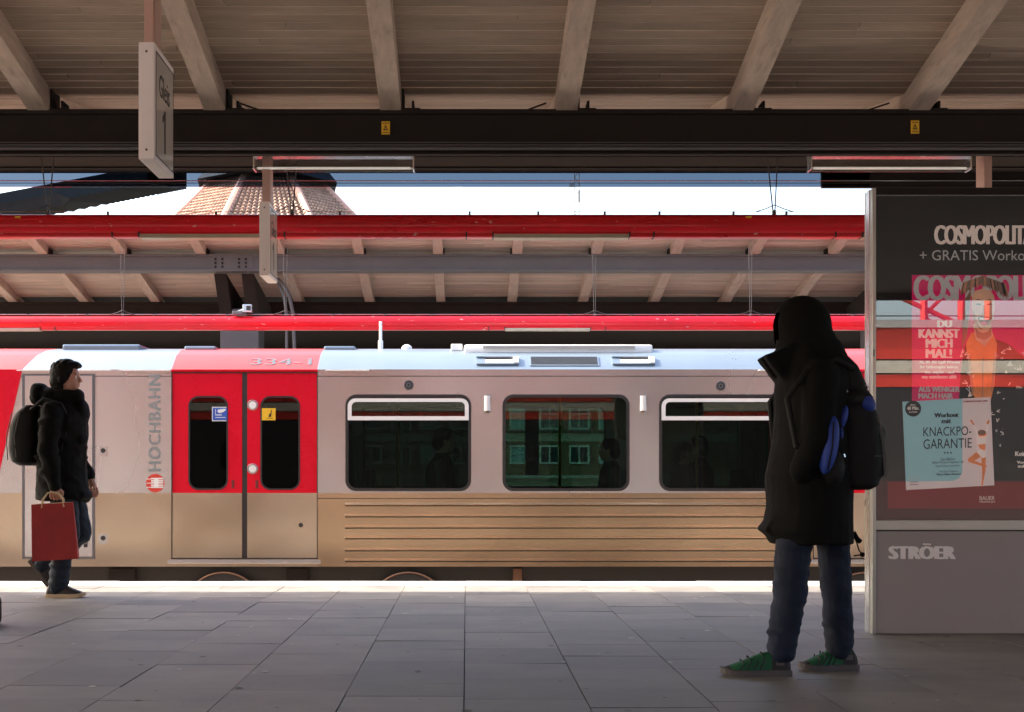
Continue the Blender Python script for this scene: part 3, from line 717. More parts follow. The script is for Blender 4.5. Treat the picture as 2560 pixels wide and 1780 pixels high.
# text on red roof band over the door
sl_a = math.atan2(0.138, 0.165)
def onslope(s0):
    def fn(v):
        t = s0 + v[1]
        return (v[0], TY+0.035 + t*math.cos(sl_a) + (v[2]-0.003)*math.sin(sl_a), ZT+0.03 + t*math.sin(sl_a) - (v[2]-0.003)*-1*math.cos(sl_a)*-1 + 0.0)
    return fn
def slope_fn(v, base=0.004):       # v = (x, along slope, height above the sheet)
    return (v[0], TY+0.035 + v[1]*math.cos(sl_a) - (v[2]+base)*math.sin(sl_a), ZT+0.03 + v[1]*math.sin(sl_a) + (v[2]+base)*math.cos(sl_a))
b = MB(); b.text('334-1', 0.2, M_bluegrey, lambda v: slope_fn((v[0]+tx(558), v[1]+0.035, v[2])), offset=0.004, fitw=0.675, fith=0.12); T(b, 'number_lettering')
# vents on the slope
for a, c in ((tx(1068), tx(1163)), (tx(1374), tx(1469))):
    b = MB(); zz = lambda x0, x1, y0, y1, h0, h1, m: b.box(x0, x1, y0, y1, h0, h1, m, 0, 0.5, slope_fn)
    zz(a, c, 0.03, 0.045, 0, 0.02, M_roofpaint); zz(a, c, 0.150, 0.165, 0, 0.03, M_roofpaint); zz(a, a+0.09, 0.045, 0.15, 0, 0.012, M_roofpaint); zz(c-0.06, c, 0.045, 0.15, 0, 0.03, M_white)  # white right end: sunlight inside the vent put into the colour
    zz(a+0.09, c-0.06, 0.045, 0.15, -0.002, 0.001, M_black)
    k = a+0.095
    while k < c-0.065: zz(k, k+0.007, 0.05, 0.125, 0.001, 0.010, M_pcream); k += 0.013  # cream slats: the sun on them is painted
    T(b, 'vent')
b = MB(); a, c = tx(1188), tx(1344)
b.box(a, c, 0.015, 0.19, 0.0, 0.006, M_roofpaint, 0, 0.5, slope_fn)
for k in range(9): b.box(a+0.015, c-0.015, 0.032+k*0.017, 0.032+k*0.017+0.008, 0.006, 0.009, M_black, 0, 0.5, slope_fn)
T(b, 'grille')
# roof unit, antenna, domes
b = MB(); xa, xb = tx(1040), tx(1472)
b.box(xa, xb, TY+0.33, TY+2.2, ZT+0.2, tz(775)+0.045, M_white, 0.03); b.box(xb-0.9*(xb-xa), xb-0.2, TY+0.31, TY+0.325, ZT+0.255, ZT+0.285, M_wallgrey)
T(b, 'roof_unit', None, 40)
b = MB(); b.box(tx(1010), tx(1036), TY+0.4, TY+1.6, ZT+0.24, ZT+0.315, M_white, 0.01); T(b, 'roof_box')
for va, vb, hh in ((715, 788, 0.30), (392, 465, 0.30), (110, 290, 0.32)):
    b = MB(); b.box(tx(va), tx(vb), TY+0.5, TY+2.0, ZT+0.2, ZT+hh, M_roofpaint, 0.02); T(b, 'roof_box')
b = MB(); b.tube([(tx(842), TY+0.9, ZT+0.29), (tx(842), TY+0.9, ZT+0.40)], 0.028, M_white, 10); b.tube([(tx(842), TY+0.9, ZT+0.40), (tx(842), TY+0.9, ZT+0.62)], 0.017, M_white, 8); T(b, 'antenna', None, 40)
b = MB(); b.ell((tx(905), TY+0.8, ZT+0.30), (0.06, 0.06, 0.045), M_white); T(b, 'roof_dome', None, 40)
for va, vb in ((730, 827), (38, 248), (268, 382), (384, 712), (1700, 1780)):
    b = MB(); b.box(tx(va), tx(vb), TY-0.018, TY-0.001, tz(831.5), tz(829), M_trainred if va == 384 else M_white, 0.002); T(b, 'drip_rail')
# cab: red slanted panel, cab door, little boxes, lettering
b = MB(); f = front(TY-0.004)
b.sheet([(XL, ZM), (-5.135, ZM), (-5.083, 0.99), (-4.84, ZT), (XL, ZT)], [], 0.006, M_trainred, f); T(b, 'cab_panel')
b = MB(); a, c = cabd; zb, zt = DZ0+0.005, tz(838)
b.sheet(rect(a+0.03, c-0.03, zb+0.02, zt-0.02), [], 0.008, M_silver, front(TY-0.003)); cd = T(b, 'cab_door')
b = MB(); b.sheet(rect(a, c, zb-0.01, zt), [rect(a+0.03, c-0.03, zb+0.014, zt-0.02)], 0.006, M_steelgrey, front(TY-0.004)); T(b, 'seal', cd)
b = MB(); b.box(c-0.12, c-0.08, TY-0.012, TY-0.006, 0.14, 0.30, M_black); b.box(c-0.112, c-0.088, TY-0.02, TY-0.012, 0.18, 0.27, M_alu); T(b, 'handle', cd)
for vz in (1012, 1208):
    b = MB(); x0 = tx(221); b.box(x0, x0+0.095, TY-0.005, TY-0.001, tz(vz)-0.055, tz(vz)+0.055, M_alu, 0.001); b.disc((x0+0.05, TY-0.005, tz(vz)+0.01), 0.026, (0,-1,0), M_black, 0.006, 16); T(b, 'latch')
b = MB(); rot = lambda v: (tx(360) - v[1], TY - 0.002 + v[2], tz(1057) + v[0])
b.text('HOCHBAHN', 0.2, M_greytxt, rot, offset=0.006, fitw=tz(840)-tz(1057), fith=tx(360)-tx(333), sp=1.15); T(b, 'lettering')
b = MB(); cx, cz, r_ = tx(348), tz(1083), 0.10
b.sheet([(cx + r_*math.cos(R(k*10)), cz + r_*math.sin(R(k*10))) for k in range(36)], [], 0.002, M_porange if False else M_wallred, front(TY-0.002))
for dz in (-0.052, -0.030, -0.004, 0.018, 0.042):
    b.box(cx-0.045, cx+0.088, TY-0.006, TY-0.004, cz+dz, cz+dz+0.016, M_white)
for dz in (-0.045, 0.0, 0.045): b.box(cx-0.092, cx-0.045, TY-0.006, TY-0.004, cz+dz-0.004, cz+dz+0.004, M_white)
b.box(cx-0.012, cx+0.036, TY-0.0065, TY-0.0045, cz-0.052, cz+0.058, M_white)
T(b, 'round_emblem')
# round speakers, indicator lamps
for v, vz in ((916, 863), (1615, 865)):
    b = MB(); b.disc((tx(v), TY+0.001, tz(vz)), 0.056, (0,-1,0), M_steelgrey, 0.008, 24, 0.05)
    for k in range(3): b.disc((tx(v), TY-0.007, tz(vz)), 0.042-0.014*k, (0,-1,0), M_black if k % 2 == 0 else M_steelgrey, 0.002+0.001*k, 20)
    T(b, 'speaker_grille')
for v in (1092, 1441):
    b = MB(); b.box(tx(v)-0.042, tx(v)+0.042, TY-0.003, TY+0.002, tz(927), tz(884), M_alu, 0.001); b.tube([(tx(v), TY-0.006, tz(921)), (tx(v), TY-0.006, tz(887))], 0.033, M_white, 16); b.tube([(tx(v), TY-0.006, tz(925)), (tx(v), TY-0.006, tz(921))], 0.02, M_rust, 12); T(b, 'indicator_lamp', None, 40)
    if v == 1092: pass
# cab nose
b = MB()
n0 = [(XL, TY, ZB), (XL, TY, ZT), (XL, TY+0.42, ZT+0.245), (XL, TY+1.3, zmax), (XL, TY+2.18, ZT+0.245), (XL, TY+2.6, ZT), (XL, TY+2.6, ZB)]
n1 = [(XL-0.75, TY+0.45, ZB-0.1), (XL-0.62, TY+0.4, 0.9), (XL-0.35, TY+0.55, ZT+0.06), (XL-0.3, TY+1.3, ZT+0.2), (XL-0.35, TY+2.05, ZT+0.06), (XL-0.62, TY+2.2, 0.9), (XL-0.75, TY+2.15, ZB-0.1)]
b.add(n0+n1, [(k, k+1, k+8, k+7) for k in range(6)] + [tuple(range(13, 6, -1))], M_trainred); T(b, 'cab_nose', None, 30)
b = MB(); b.add([(XR, TY, ZB), (XR, TY+2.6, ZB), (XR, TY+2.6, ZT), (XR, TY+1.3, zmax), (XR, TY, ZT)], [(0,1,2,3,4)], M_black); T(b, 'rear_wall')
# interior
b = MB(); b.box(XL, XR, TY+0.06, TY+2.54, -0.04, 0.01, M_interior); T(b, 'floor')
b = MB(); b.box(XL, XR, TY+0.06, TY+2.54, ZT-0.03, ZT-0.01, M_interior); T(b, 'ceiling')
b = MB(); b.box(cabd[1]+0.45, cabd[1]+0.5, TY+0.06, TY+2.54, 0.01, ZT-0.04, M_interior); T(b, 'partition')
for X in (tx(548)+0.95, doors[1][0]-0.12, doors[1][1]+0.12):
    b = MB(); b.box(X, X+0.03, TY+0.08, TY+0.75, 0.01, 1.55, M_interior); b.box(X, X+0.03, TY+1.85, TY+2.52, 0.01, 1.55, M_interior); T(b, 'partition')
sx_list = [tx(800), tx(1060), tx(1100), tx(1400), tx(1440), tx(1740)]
for i, X in enumerate(sx_list):
    for y0 in (TY+0.1, TY+1.65):
        b = MB(); q = -1 if i % 2 else 1
        b.box(X, X+q*0.42, y0, y0+0.85, 0.36, 0.46, M_seat, 0) if q > 0 else b.box(X-0.42, X, y0, y0+0.85, 0.36, 0.46, M_seat)
        b.box(X-0.03 if q > 0 else X-0.04, X+0.04 if q > 0 else X+0.03, y0, y0+0.85, 0.40, 1.0, M_seat, 0.01); T(b, 'seat')
for X in (tx(880), tx(1270), tx(1600)):
    b = MB(); b.tube([(X, TY+1.15, 0.0), (X, TY+1.15, ZT-0.03)], 0.017, M_yellow, 10); T(b, 'grab_pole')
# underframe and wheels
b = MB(); b.box(XL+0.3, XR, TY+0.12, TY+2.48, -0.50, ZB+0.01, M_black); T(b, 'underframe')
for v in (195, 500, 700, 915, 1160, 1600):
    pass
for v0, v1 in ((240, 300), (640, 690), (1150, 1170)):
    b = MB(); b.box(tx(v0), tx(v1), TY+0.06, TY+0.115, -0.42, -0.10, M_rust if v0 > 1000 else M_steel); T(b, 'equipment_box')
for v in (500, 915, 1900+40, 1900+455):
    b = MB(); cx = tx(v); cz = -0.575
    b.tube([(cx, TY+0.02, cz), (cx, TY+0.11, cz)], 0.425, M_black, 40)
    ring = [(cx + 0.44*math.cos(R(q*7.5)), TY+0.018, cz + 0.44*math.sin(R(q*7.5))) for q in range(49)]
    b.tube(ring, 0.009, M_tread, 8, cap=False); T(b, 'wheel', None, 40)

# ================================================================== people
def head_prims(b, m, c, yaw, s=1.0, neck_to=None):
    """face looks along +X turned by yaw about Z; c = centre of the skull"""
    rz = Matrix.Rotation(yaw, 3, 'Z'); c = Vector(c)
    P = lambda x, y, z: c + rz @ Vector((x*s, y*s, z*s))
    E = Euler((0, 0, yaw))
    b.ell(P(-0.012, 0, 0.018), (0.098*s, 0.076*s, 0.098*s), m, E)
    b.ell(P(0.030, 0, -0.045), (0.060*s, 0.056*s, 0.075*s), m, E)            # face / jaw
    b.ell(P(0.058, 0, -0.098), (0.026*s, 0.028*s, 0.022*s), m, E)            # chin
    b.ell(P(0.070, 0, 0.022), (0.022*s, 0.050*s, 0.018*s), m, E)             # brow
    b.caps(P(0.080, 0, 0.008), 0.010*s, P(0.106, 0, -0.030), 0.0125*s, m)    # nose
    b.ell(P(0.082, 0, -0.058), (0.014*s, 0.024*s, 0.007*s), m, E)            # lips
    b.ell(P(0.080, 0, -0.070), (0.014*s, 0.020*s, 0.007*s), m, E)
    for sy in (-1, 1):
        b.ell(P(0.058, sy*0.040, -0.018), (0.024*s, 0.022*s, 0.022*s), m, E)  # cheeks
        b.ell(P(-0.008, sy*0.077, -0.010), (0.018*s, 0.009*s, 0.030*s), m, E) # ears
    b.caps(P(-0.025, 0, -0.06), 0.056*s, neck_to or P(-0.04, 0, -0.18), 0.062*s, m)
def eyes(parent_list, c, yaw, s=1.0):
    rz = Matrix.Rotation(yaw, 3, 'Z'); c = Vector(c); b = parent_list
    for sy in (-1, 1):
        b.ell(c + rz @ Vector((0.074*s, sy*0.030*s, 0.0)), (0.012*s,)*3, M_white, nu=10, nv=6)
        b.ell(c + rz @ Vector((0.0795*s, sy*0.030*s, 0.0)), (0.0075*s,)*3, M_ink, nu=10, nv=6)
        b.caps(c + rz @ Vector((0.086*s, sy*0.014*s, 0.024*s)), 0.0035*s, c + rz @ Vector((0.074*s, sy*0.046*s, 0.024*s)), 0.003*s, M_hair)

def shoe(parent, mtx, L, up, toe, heel, solem, name='shoe', stripes=False):
    b = MB(); N = 14; K = 12
    tt = [0, .06, .16, .28, .42, .56, .68, .79, .88, .95, 1.0]
    wd = [.028, .034, .036, .037, .040, .046, .049, .048, .042, .030, .010]
    ht = [.070, .098, .108, .112, .104, .086, .070, .058, .048, .040, .028]
    vs = []; fs = []
    for t, w_, h_ in zip(tt, wd, ht):
        for k in range(K):
            a = math.pi*k/(K-1); vs.append((-L/2 + L*t, -math.cos(a)*w_, 0.022 + (h_-0.022)*math.sin(a)**0.7))
    for i in range(len(tt)-1):
        for k in range(K-1): fs.append((i*K+k, i*K+k+1, (i+1)*K+k+1, (i+1)*K+k))
    fs2 = {}
    for f in fs:
        i = f[0]//K; t = (tt[i]+tt[i+1])/2
        m = heel if t < 0.30 else (toe if t > 0.84 else up)
        b.add([vs[j] for j in f], [(0,1,2,3)], m, 0.5, lambda v: mtx @ Vector(v))
    if stripes:
        for sy in (-1, 1):
            for t0 in (0.40, 0.50, 0.60, 0.70):
                i = min(range(len(tt)), key=lambda q: abs(tt[q]-t0)); w_, h_ = wd[i], ht[i]
                b.tube([mtx @ Vector((-L/2+L*(t0+0.06), sy*(w_+0.002), 0.03)), mtx @ Vector((-L/2+L*(t0-0.01), sy*(w_*0.86), 0.022+(h_-0.022)*0.66)), mtx @ Vector((-L/2+L*(t0+0.02), sy*w_*0.3, h_+0.003))], 0.0035, M_shoe, 6)
            b.tube([mtx @ Vector((-L/2+L*0.12, sy*0.037, 0.085)), mtx @ Vector((-L/2+L*0.28, sy*0.038, 0.096))], 0.004, M_green, 6)
            b.box(-L/2+L*0.10, -L/2+L*0.22, sy*0.034-0.004, sy*0.034+0.004, 0.05, 0.072, M_packgrey, 0, 0.5, lambda v: mtx @ Vector(v))
    o = b.build(name, parent, 60)
    s = MB(); prof = []
    for t, w_ in zip(tt, wd): prof.append((-L/2-0.006 + (L+0.012)*t, w_+0.006))
    outl = [(x, y) for x, y in prof] + [(x, -y) for x, y in reversed(prof)]
    def bend(v): return mtx @ Vector((v[0], v[1], 0.013 + v[2] + 0.012*max(0, (v[0]-L*0.28)/(L*0.22))**2))
    s.sheet(outl, [], 0.026, solem, bend); s.build('sole', o)
    return o

# ---------- walking man on the left, facing right (+X)
def walking_man():
    o0 = Vector((-3.07, 10.88, 0))
    b = MB()
    head_prims(b, M_skin, (0.022, 0, 1.675), R(-6), 0.98, (-0.05, 0, 1.46))
    b.rings([(-.03, 0, .80, .10, .16), (-.03, 0, 1.0, .105, .155), (-.04, 0, 1.25, .115, .18), (-.05, 0, 1.40, .10, .17), (-.05, 0, 1.47, .06, .09)], M_skin)
    near = [(-.03, -.20, 1.40), (-.06, -.255, 1.12), (-.003, -.262, .845)]
    b.chain(near, [.055, .042, .028], M_skin)
    b.chain([(-.06, .20, 1.40), (-.02, .25, 1.13), (.12, .24, .92), (.15, .235, .84)], [.055, .042, .03, .032], M_skin)
    b.chain([(0, -.09, .86), (.05, -.09, .48), (-.055, -.09, .10)], [.09, .06, .04], M_skin)       # stance leg
    b.chain([(0, .09, .86), (.10, .09, .47), (-.22, .09, .22)], [.09, .06, .04], M_skin)          # swinging leg
    b.ell((.0, -.262, .805), (.040, .017, .042), M_skin)                                       # palm
    h = MB()
    for i, fx in enumerate((-.033, -.012, .009, .030)):
        l = (0.85, 1.0, 1.03, 0.92)[i]
        h.chain([(fx*0.9, -.268, .795), (fx, -.270, .795-.030*l), (fx+.002, -.250, .795-.048*l), (fx+.002, -.230, .795-.036*l), (fx+.002, -.228, .795-.020*l)], [.0098, .0094, .009, .0085, .007], M_skin)
    h.chain([(.027, -.258, .825), (.049, -.243, .800), (.043, -.228, .778), (.033, -.224, .762)], [.013, .011, .0095, .008], M_skin)
    eyes(h, (0.022, 0, 1.675), R(-6), 0.98)
    for i, fx in enumerate((.12, .14, .16, .18)):
        h.chain([(fx, .236, .825), (fx+.008, .236, .79), (fx+.004, .222, .765), (fx-.004, .21, .755)], [.0095, .009, .0085, .007], M_skin)
    h.chain([(.155, .215, .84), (.175, .20, .81), (.18, .20, .785)], [.012, .010, .008], M_skin)
    # keep the material slots aligned
    for m in h.mats: b.mi(m)
    hh = MB(); hh.mats = list(b.mats)
    hh.v, hh.f, hh.t = h.v, h.f, h.t; hh.m = [b.mats.index(h.mats[k]) for k in h.m]
    body = organic(b, 'person', None, 0.007, 3, hh, loc=o0)
    tag(body, 'walking man in black coat carrying a red paper bag past the cab door', 'person', 'people on the platform')
    # hair
    b = MB(); c = Vector((0.012, 0, 1.675))
    b.ell(c + Vector((-.024, 0, .030)), (.108, .090, .100), M_hair); b.ell(c + Vector((.035, 0, .095)), (.075, .066, .034), M_hair); b.ell(c+Vector((.085, 0, .088)), (.032, .05, .022), M_hair)
    b.ell(c + Vector((-.06, 0, -.03)), (.070, .080, .085), M_hair); b.ell(c + Vector((-.052, 0, -.075)), (.062, .074, .06), M_hair)
    for sy in (-1, 1): b.ell(c + Vector((-.022, sy*.070, -.012)), (.030, .022, .045), M_hair)
    b.ell(c + Vector((.0, 0, .115)), (.06, .05, .03), M_hair)
    for sy in (-1, 1): b.ell(c + Vector((.005, sy*.072, .01)), (.022, .014, .05), M_hair)
    for k in range(40):
        a = random.uniform(0, 6.28); q = random.uniform(0.15, 1.2)
        d = Vector((math.cos(a)*math.sin(q), math.sin(a)*math.sin(q)*0.85, math.cos(q)))
        if d.x > 0.5 and d.z < 0.7: continue
        b.ell(c + Vector((-.02, 0, .03)) + Vector((d.x*.104, d.y*.092, d.z*.104)), (.018, .016, .012), M_hair, nu=8, nv=6)
    organic(b, 'hair', body, 0.006, 2)
    # coat
    b = MB()
    b.rings([(-.02, 0, .735, .205, .21), (-.022, 0, .80, .195, .215), (-.025, 0, .95, .185, .21), (-.022, 0, 1.12, .182, .215), (-.015, 0, 1.30, .185, .225), (-.02, 0, 1.40, .175, .215), (-.03, 0, 1.47, .13, .14), (-.01, 0, 1.52, .115, .105), (0.005, 0, 1.575, .11, .095)], M_coat)
    b.ell((.10, 0, 1.53), (.045, .085, .06), M_coat)                     # collar front
    b.ell((.135, 0, 1.40), (.045, .10, .10), M_coat); b.ell((.145, -.02, 1.20), (.032, .10, .06), M_coat); b.ell((.16, 0, .77), (.035, .12, .05), M_coat)
    b.ell((-.20, 0, 1.545), (.075, .12, .085), M_coat2)                  # hood hanging on the back
    b.ell((-.12, 0, 1.53), (.09, .12, .07), M_coat)
    b.chain([(-.04, -.19, 1.40), (-.06, -.265, 1.13), (-.008, -.265, .86)], [.085, .075, .056], M_coat)
    for z in (1.33, 1.24, 1.05, 0.95): b.ell((-.05, -.245, z), (.079, .072, .045), M_coat)
    b.chain([(-.07, .19, 1.40), (-.02, .26, 1.13), (.11, .245, .93)], [.085, .075, .055], M_coat)
    coat = organic(b, 'coat', body, 0.010, 4, wrinkle=0.009, freq=(6, 6, 10))
    b = MB()
    for z in (1.36, 1.22, 1.06): b.disc((.172, -.02, z), .011, (1, 0, 0), M_black, .006, 10)
    b.tube([(.165, -.03, 1.44), (.168, -.03, 1.2), (.16, -.03, .95), (.178, -.03, .76)], .006, M_black, 6); b.build('zip', coat)
    # jeans
    b = MB()
    b.chain([(0, -.085, .84), (.055, -.09, .50), (.0, -.09, .30), (-.03, -.09, .085)], [.11, .085, .078, .072], M_jeans2)
    b.chain([(0, .085, .84), (.095, .09, .48), (-.09, .09, .32), (-.20, .09, .235)], [.11, .085, .075, .068], M_jeans2)
    b.ell((-.01, 0, .86), (.13, .18, .10), M_jeans2)
    for z, rr in ((.12, .078), (.17, .075), (.24, .080)): b.ell((-.02, -.09, z), (rr, rr*.95, .028), M_jeans2)
    organic(b, 'jeans', body, 0.009, 3, wrinkle=0.008, freq=(8, 8, 13))
    shoe(body, Matrix.Translation((.032, -.09, 0)) @ Matrix.Scale(1.0, 4), .285, M_shoebrown, M_shoebrown, M_shoebrown, M_kraft)
    shoe(body, Matrix.Translation((-.218, .09, .150)) @ Matrix.Rotation(R(53), 4, 'Y') @ Matrix.Translation((0, 0, 0)), .275, M_shoebrown, M_shoebrown, M_shoebrown, M_soledark)
    return body
wm = walking_man()
# his backpack
bp_ = empty('backpack', (-3.35, 10.88, 1.0), 'plain black backpack worn by the walking man', 'backpack', 'backpacks')
b = MB(); b.rings([(-.0, 0, 0.0, .06, .11), (-.01, 0, .03, .105, .145), (-.015, 0, .15, .125, .155), (-.01, 0, .30, .12, .15), (.01, 0, .40, .095, .14), (.035, 0, .46, .05, .10)], M_pack, p=2.6)
b.ell((-.09, 0, .13), (.05, .12, .12), M_pack)
organic(b, 'bag', bp_, 0.010, 4)
b = MB()
for y in (-.145, .145): b.tube([(.06, y*0.9, .42), (.16, y*1.15, .50), (.30, y*1.25, .46), (.36, y*1.2, .34), (.30, y*1.35, .12), (.1, y*1.2, .06)], .016, M_pack, 8)
b.build('strap', bp_, 40)
b = MB(); b.tube([(-.10, -.09, .40), (-.135, -.11, .22), (-.12, -.12, .04)], .004, M_packgrey, 6); b.tube([(-.02, -.145, .42), (-.06, -.152, .22), (-.05, -.14, .06)], .004, M_packgrey, 6); b.build('zip', bp_)
# red paper bag
pb = empty('paper_bag', (-3.06, 10.60, .30), 'dark red paper shopping bag with pale rope handles in the walking man hand', 'bag')
pb.rotation_euler = (R(3), R(-3), R(9))
b = MB()
w0, w1, dp, hb = .165, .148, .055, .42
vs = [(-w0, -dp, 0), (w0, -dp, 0), (w0, dp, 0), (-w0, dp, 0), (-w1, -dp*.55, hb), (w1, -dp*.55, hb), (w1, dp*.55, hb), (-w1, dp*.55, hb), (-w0+.005, 0, .05), (-w1+.028, 0, hb), (w0-.005, 0, .05), (w1-.028, 0, hb)]
b.add(vs, [(0,1,5,4), (2,3,7,6), (0,3,2,1)], M_bag); b.add(vs, [(3,0,8), (0,4,9,8), (8,9,7,3)], M_kraft); b.add(vs, [(1,2,10), (1,10,11,5), (10,2,6,11)], M_bag)
b.add(vs, [(4,5,11,6,7,9)], M_kraft)
bag = b.build('bag_body', pb)
b = MB(); q = dp*.55+.002
b.box(-w1, w1, -q-.003, -q-.001, hb-.035, hb, M_bag)
b.build('folded_rim', bag)
for y in (-1, 1):
    b = MB(); b.tube([(-.075, y*dp*.6, hb-.03), (-.068, y*dp*.5, hb+.03), (-.03, y*.012, hb+.078), (.005, y*.008, hb+.082), (.05, y*.015, hb+.07), (.078, y*dp*.5, hb+.03), (.085, y*dp*.6, hb-.03)], .0065, M_kraft, 8); b.build('handle', pb, 40)

# ---------- hooded person on the right, facing left (-X)
def hooded():
    o0 = Vector((1.5866, 6.72, 0))
    b = MB()
    head_prims(b, M_skin, (.022, 0, 1.615), R(180+4), 0.97, (.05, 0, 1.42))
    b.rings([(.04, 0, .80, .11, .16), (.04, 0, 1.0, .11, .155), (.05, 0, 1.22, .12, .18), (.06, 0, 1.36, .10, .17), (.05, 0, 1.44, .06, .09)], M_skin)
    for sy in (-1, 1):
        b.chain([(.05, sy*.18, 1.37), (.02 if sy < 0 else .10, sy*.245, 1.10), (0.0, sy*.20, .95), (-.03, sy*.17, .93)], [.055, .042, .03, .03], M_skin)
    b.chain([(-.01, -.10, .82), (-.068, -.11, .60), (-.083, -.11, .40), (-.125, -.12, .10)], [.085, .068, .052, .042], M_skin)
    b.chain([(.09, .09, .82), (.168, .09, .60), (.182, .08, .40), (.192, .06, .10)], [.085, .062, .052, .042], M_skin)
    h = MB()
    for sy in (-1, 1):
        for i in range(4):
            z = .945 - i*.019; l = (0.95, 1.05, 1.0, 0.8)[i]
            h.chain([(-.045, sy*.165, z), (-.045-.035*l, sy*.152, z-.004), (-.045-.055*l, sy*.135, z-.008), (-.045-.062*l, sy*.118, z-.010)], [.0095, .009, .0085, .007], M_skin)
        h.chain([(-.03, sy*.15, .955), (-.055, sy*.13, .967), (-.08, sy*.125, .963)], [.012, .0105, .0085], M_skin)
    eyes(h, (.022, 0, 1.615), R(184), 0.97)
    for m in h.mats: b.mi(m)
    hh = MB(); hh.mats = list(b.mats); hh.v, hh.f, hh.t = h.v, h.f, h.t; hh.m = [b.mats.index(h.mats[k]) for k in h.m]
    body = organic(b, 'person', None, 0.007, 3, hh, loc=o0)
    tag(body, 'hooded person in long black coat and jeans standing beside the poster case', 'person', 'people on the platform')
    # hood : an open shell
    b = MB(); b.ell((-.002, 0, 1.635), (.140, .125, .142), M_coat, nu=32, nv=20); b.ell((.02, 0, 1.545), (.148, .125, .11), M_coat, nu=32, nv=20)
    b.ell((.004, 0, 1.585), (.142, .125, .12), M_coat, nu=32, nv=20)
    hood = organic(b, 'hood', body, 0.010, 4)
    bm = bmesh.new(); bm.from_mesh(hood.data)
    bmesh.ops.delete(bm, geom=[f for f in bm.faces if f.calc_center_median().x < -.10 and abs(f.calc_center_median().y) < .055 and 1.54 < f.calc_center_median().z < 1.69], context='FACES')
    bm.to_mesh(hood.data); bm.free(); hood.data.polygons.foreach_set('use_smooth', [True]*len(hood.data.polygons))
    # coat
    b = MB()
    b.rings([(.04, 0, .605, .193, .235), (.022, 0, .67, .212, .245), (.035, 0, .78, .198, .24), (.032, 0, .93, .202, .24), (.045, 0, 1.10, .178, .235), (.047, 0, 1.25, .173, .24), (.055, 0, 1.36, .178, .232), (.06, 0, 1.43, .165, .20), (.045, 0, 1.49, .165, .15), (.03, 0, 1.54, .155, .125), (.02, 0, 1.57, .145, .115)], M_coat)
    for sy in (-1, 1):
        b.chain([(.045, sy*.17, 1.38), (.005 if sy < 0 else .10, sy*.255, 1.10), (-.055, sy*.23, .95)], [.088, .07, .055], M_coat)
        # pointed collar flap
    for y0, y1 in ((-.11, -.03), (.03, .11)):
        pts = [(-.06, 1.545), (-.198, 1.482), (-.10, 1.36), (-.02, 1.42)]
        vs = [(x, y0, z) for x, z in pts] + [(x, y1, z) for x, z in pts]
        b.add(vs, [(3,2,1,0), (4,5,6,7), (0,1,5,4), (1,2,6,5), (2,3,7,6), (3,0,4,7)], M_coat)
    pts = [(-.10, .80), (-.202, .672), (-.13, .615), (-.05, .62)]
    vs = [(x, -.10, z) for x, z in pts] + [(x, .10, z) for x, z in pts]
    b.add(vs, [(3,2,1,0), (4,5,6,7), (0,1,5,4), (1,2,6,5), (2,3,7,6), (3,0,4,7)], M_coat)
    coat = organic(b, 'coat', body, 0.010, 3, wrinkle=0.004, freq=(7, 7, 4))
    b = MB(); b.tube([(.228, -.05, .66), (.245, -.05, .63), (.262, -.05, .615)], .012, M_coat, 8); b.tube([(.24, -.05, .625), (.255, -.05, .575), (.27, -.05, .555)], .0035, M_coat, 6); b.tube([(.27, -.05, .555), (.23, -.05, .55)], .0035, M_coat, 6); b.ell((.27, -.05, .556), (.012,)*3, M_coat); b.build('drawcord', coat)
    # jeans
    b = MB()
    b.ell((.05, 0, .84), (.13, .16, .10), M_jeans)
    b.chain([(-.0, -.085, .82), (-.064, -.105, .60), (-.083, -.11, .38), (-.11, -.115, .22), (-.125, -.12, .11)], [.075, .085, .080, .072, .066], M_jeans)
    b.chain([(.09, .09, .82), (.168, .09, .60), (.182, .08, .38), (.190, .07, .22), (.192, .06, .11)], [.095, .080, .074, .070, .066], M_jeans)
    for (x, y, z, rr) in ((-.118, -.118, .17, .070), (-.128, -.12, .13, .066), (-.122, -.12, .20, .072), (.188, .065, .17, .070), (.19, .06, .12, .064), (.18, .07, .22, .07), (-.085, -.11, .43, .082), (.178, .08, .44, .075), (-.075, -.11, .50, .086)):
        b.ell((x, y, z), (rr, rr*.95, .022), M_jeans)
    organic(b, 'jeans', body, 0.008, 2, wrinkle=0.005, freq=(8, 8, 15))
    shoe(body, Matrix.Translation((-.245, -.12, 0)) @ Matrix.Rotation(R(180), 4, 'Z'), .315, M_green, M_shoe, M_shoe, M_sole, stripes=True)
    shoe(body, Matrix.Translation((.137, .06, 0)) @ Matrix.Rotation(R(188), 4, 'Z'), .275, M_green, M_shoe, M_shoe, M_sole, stripes=True)
    return body
hp = hooded()
bq = empty('backpack', (1.83, 6.70, .86), 'black and blue hiking backpack worn by the hooded person', 'backpack', 'backpacks')
b = MB(); b.rings([(.0, 0, 0.0, .06, .11), (.0, 0, .02, .095, .14), (.005, 0, .14, .115, .155), (.0, 0, .30, .11, .155), (-.02, 0, .40, .092, .14), (-.04, 0, .50, .076, .13), (-.065, 0, .58, .068, .11), (-.10, 0, .63, .055, .09)], M_pack, p=3.0)
b.rings([(.06, 0, .06, .05, .12), (.065, 0, .08, .062, .125), (.065, 0, .28, .060, .125), (.05, 0, .32, .04, .11)], M_pack, p=3.4)
b.ell((-.04, -.10, .42), (.10, .06, .05), M_pack); b.ell((-.16, -.20, .10), (.06, .06, .09), M_pack)
organic(b, 'bag', bq, 0.009, 4)
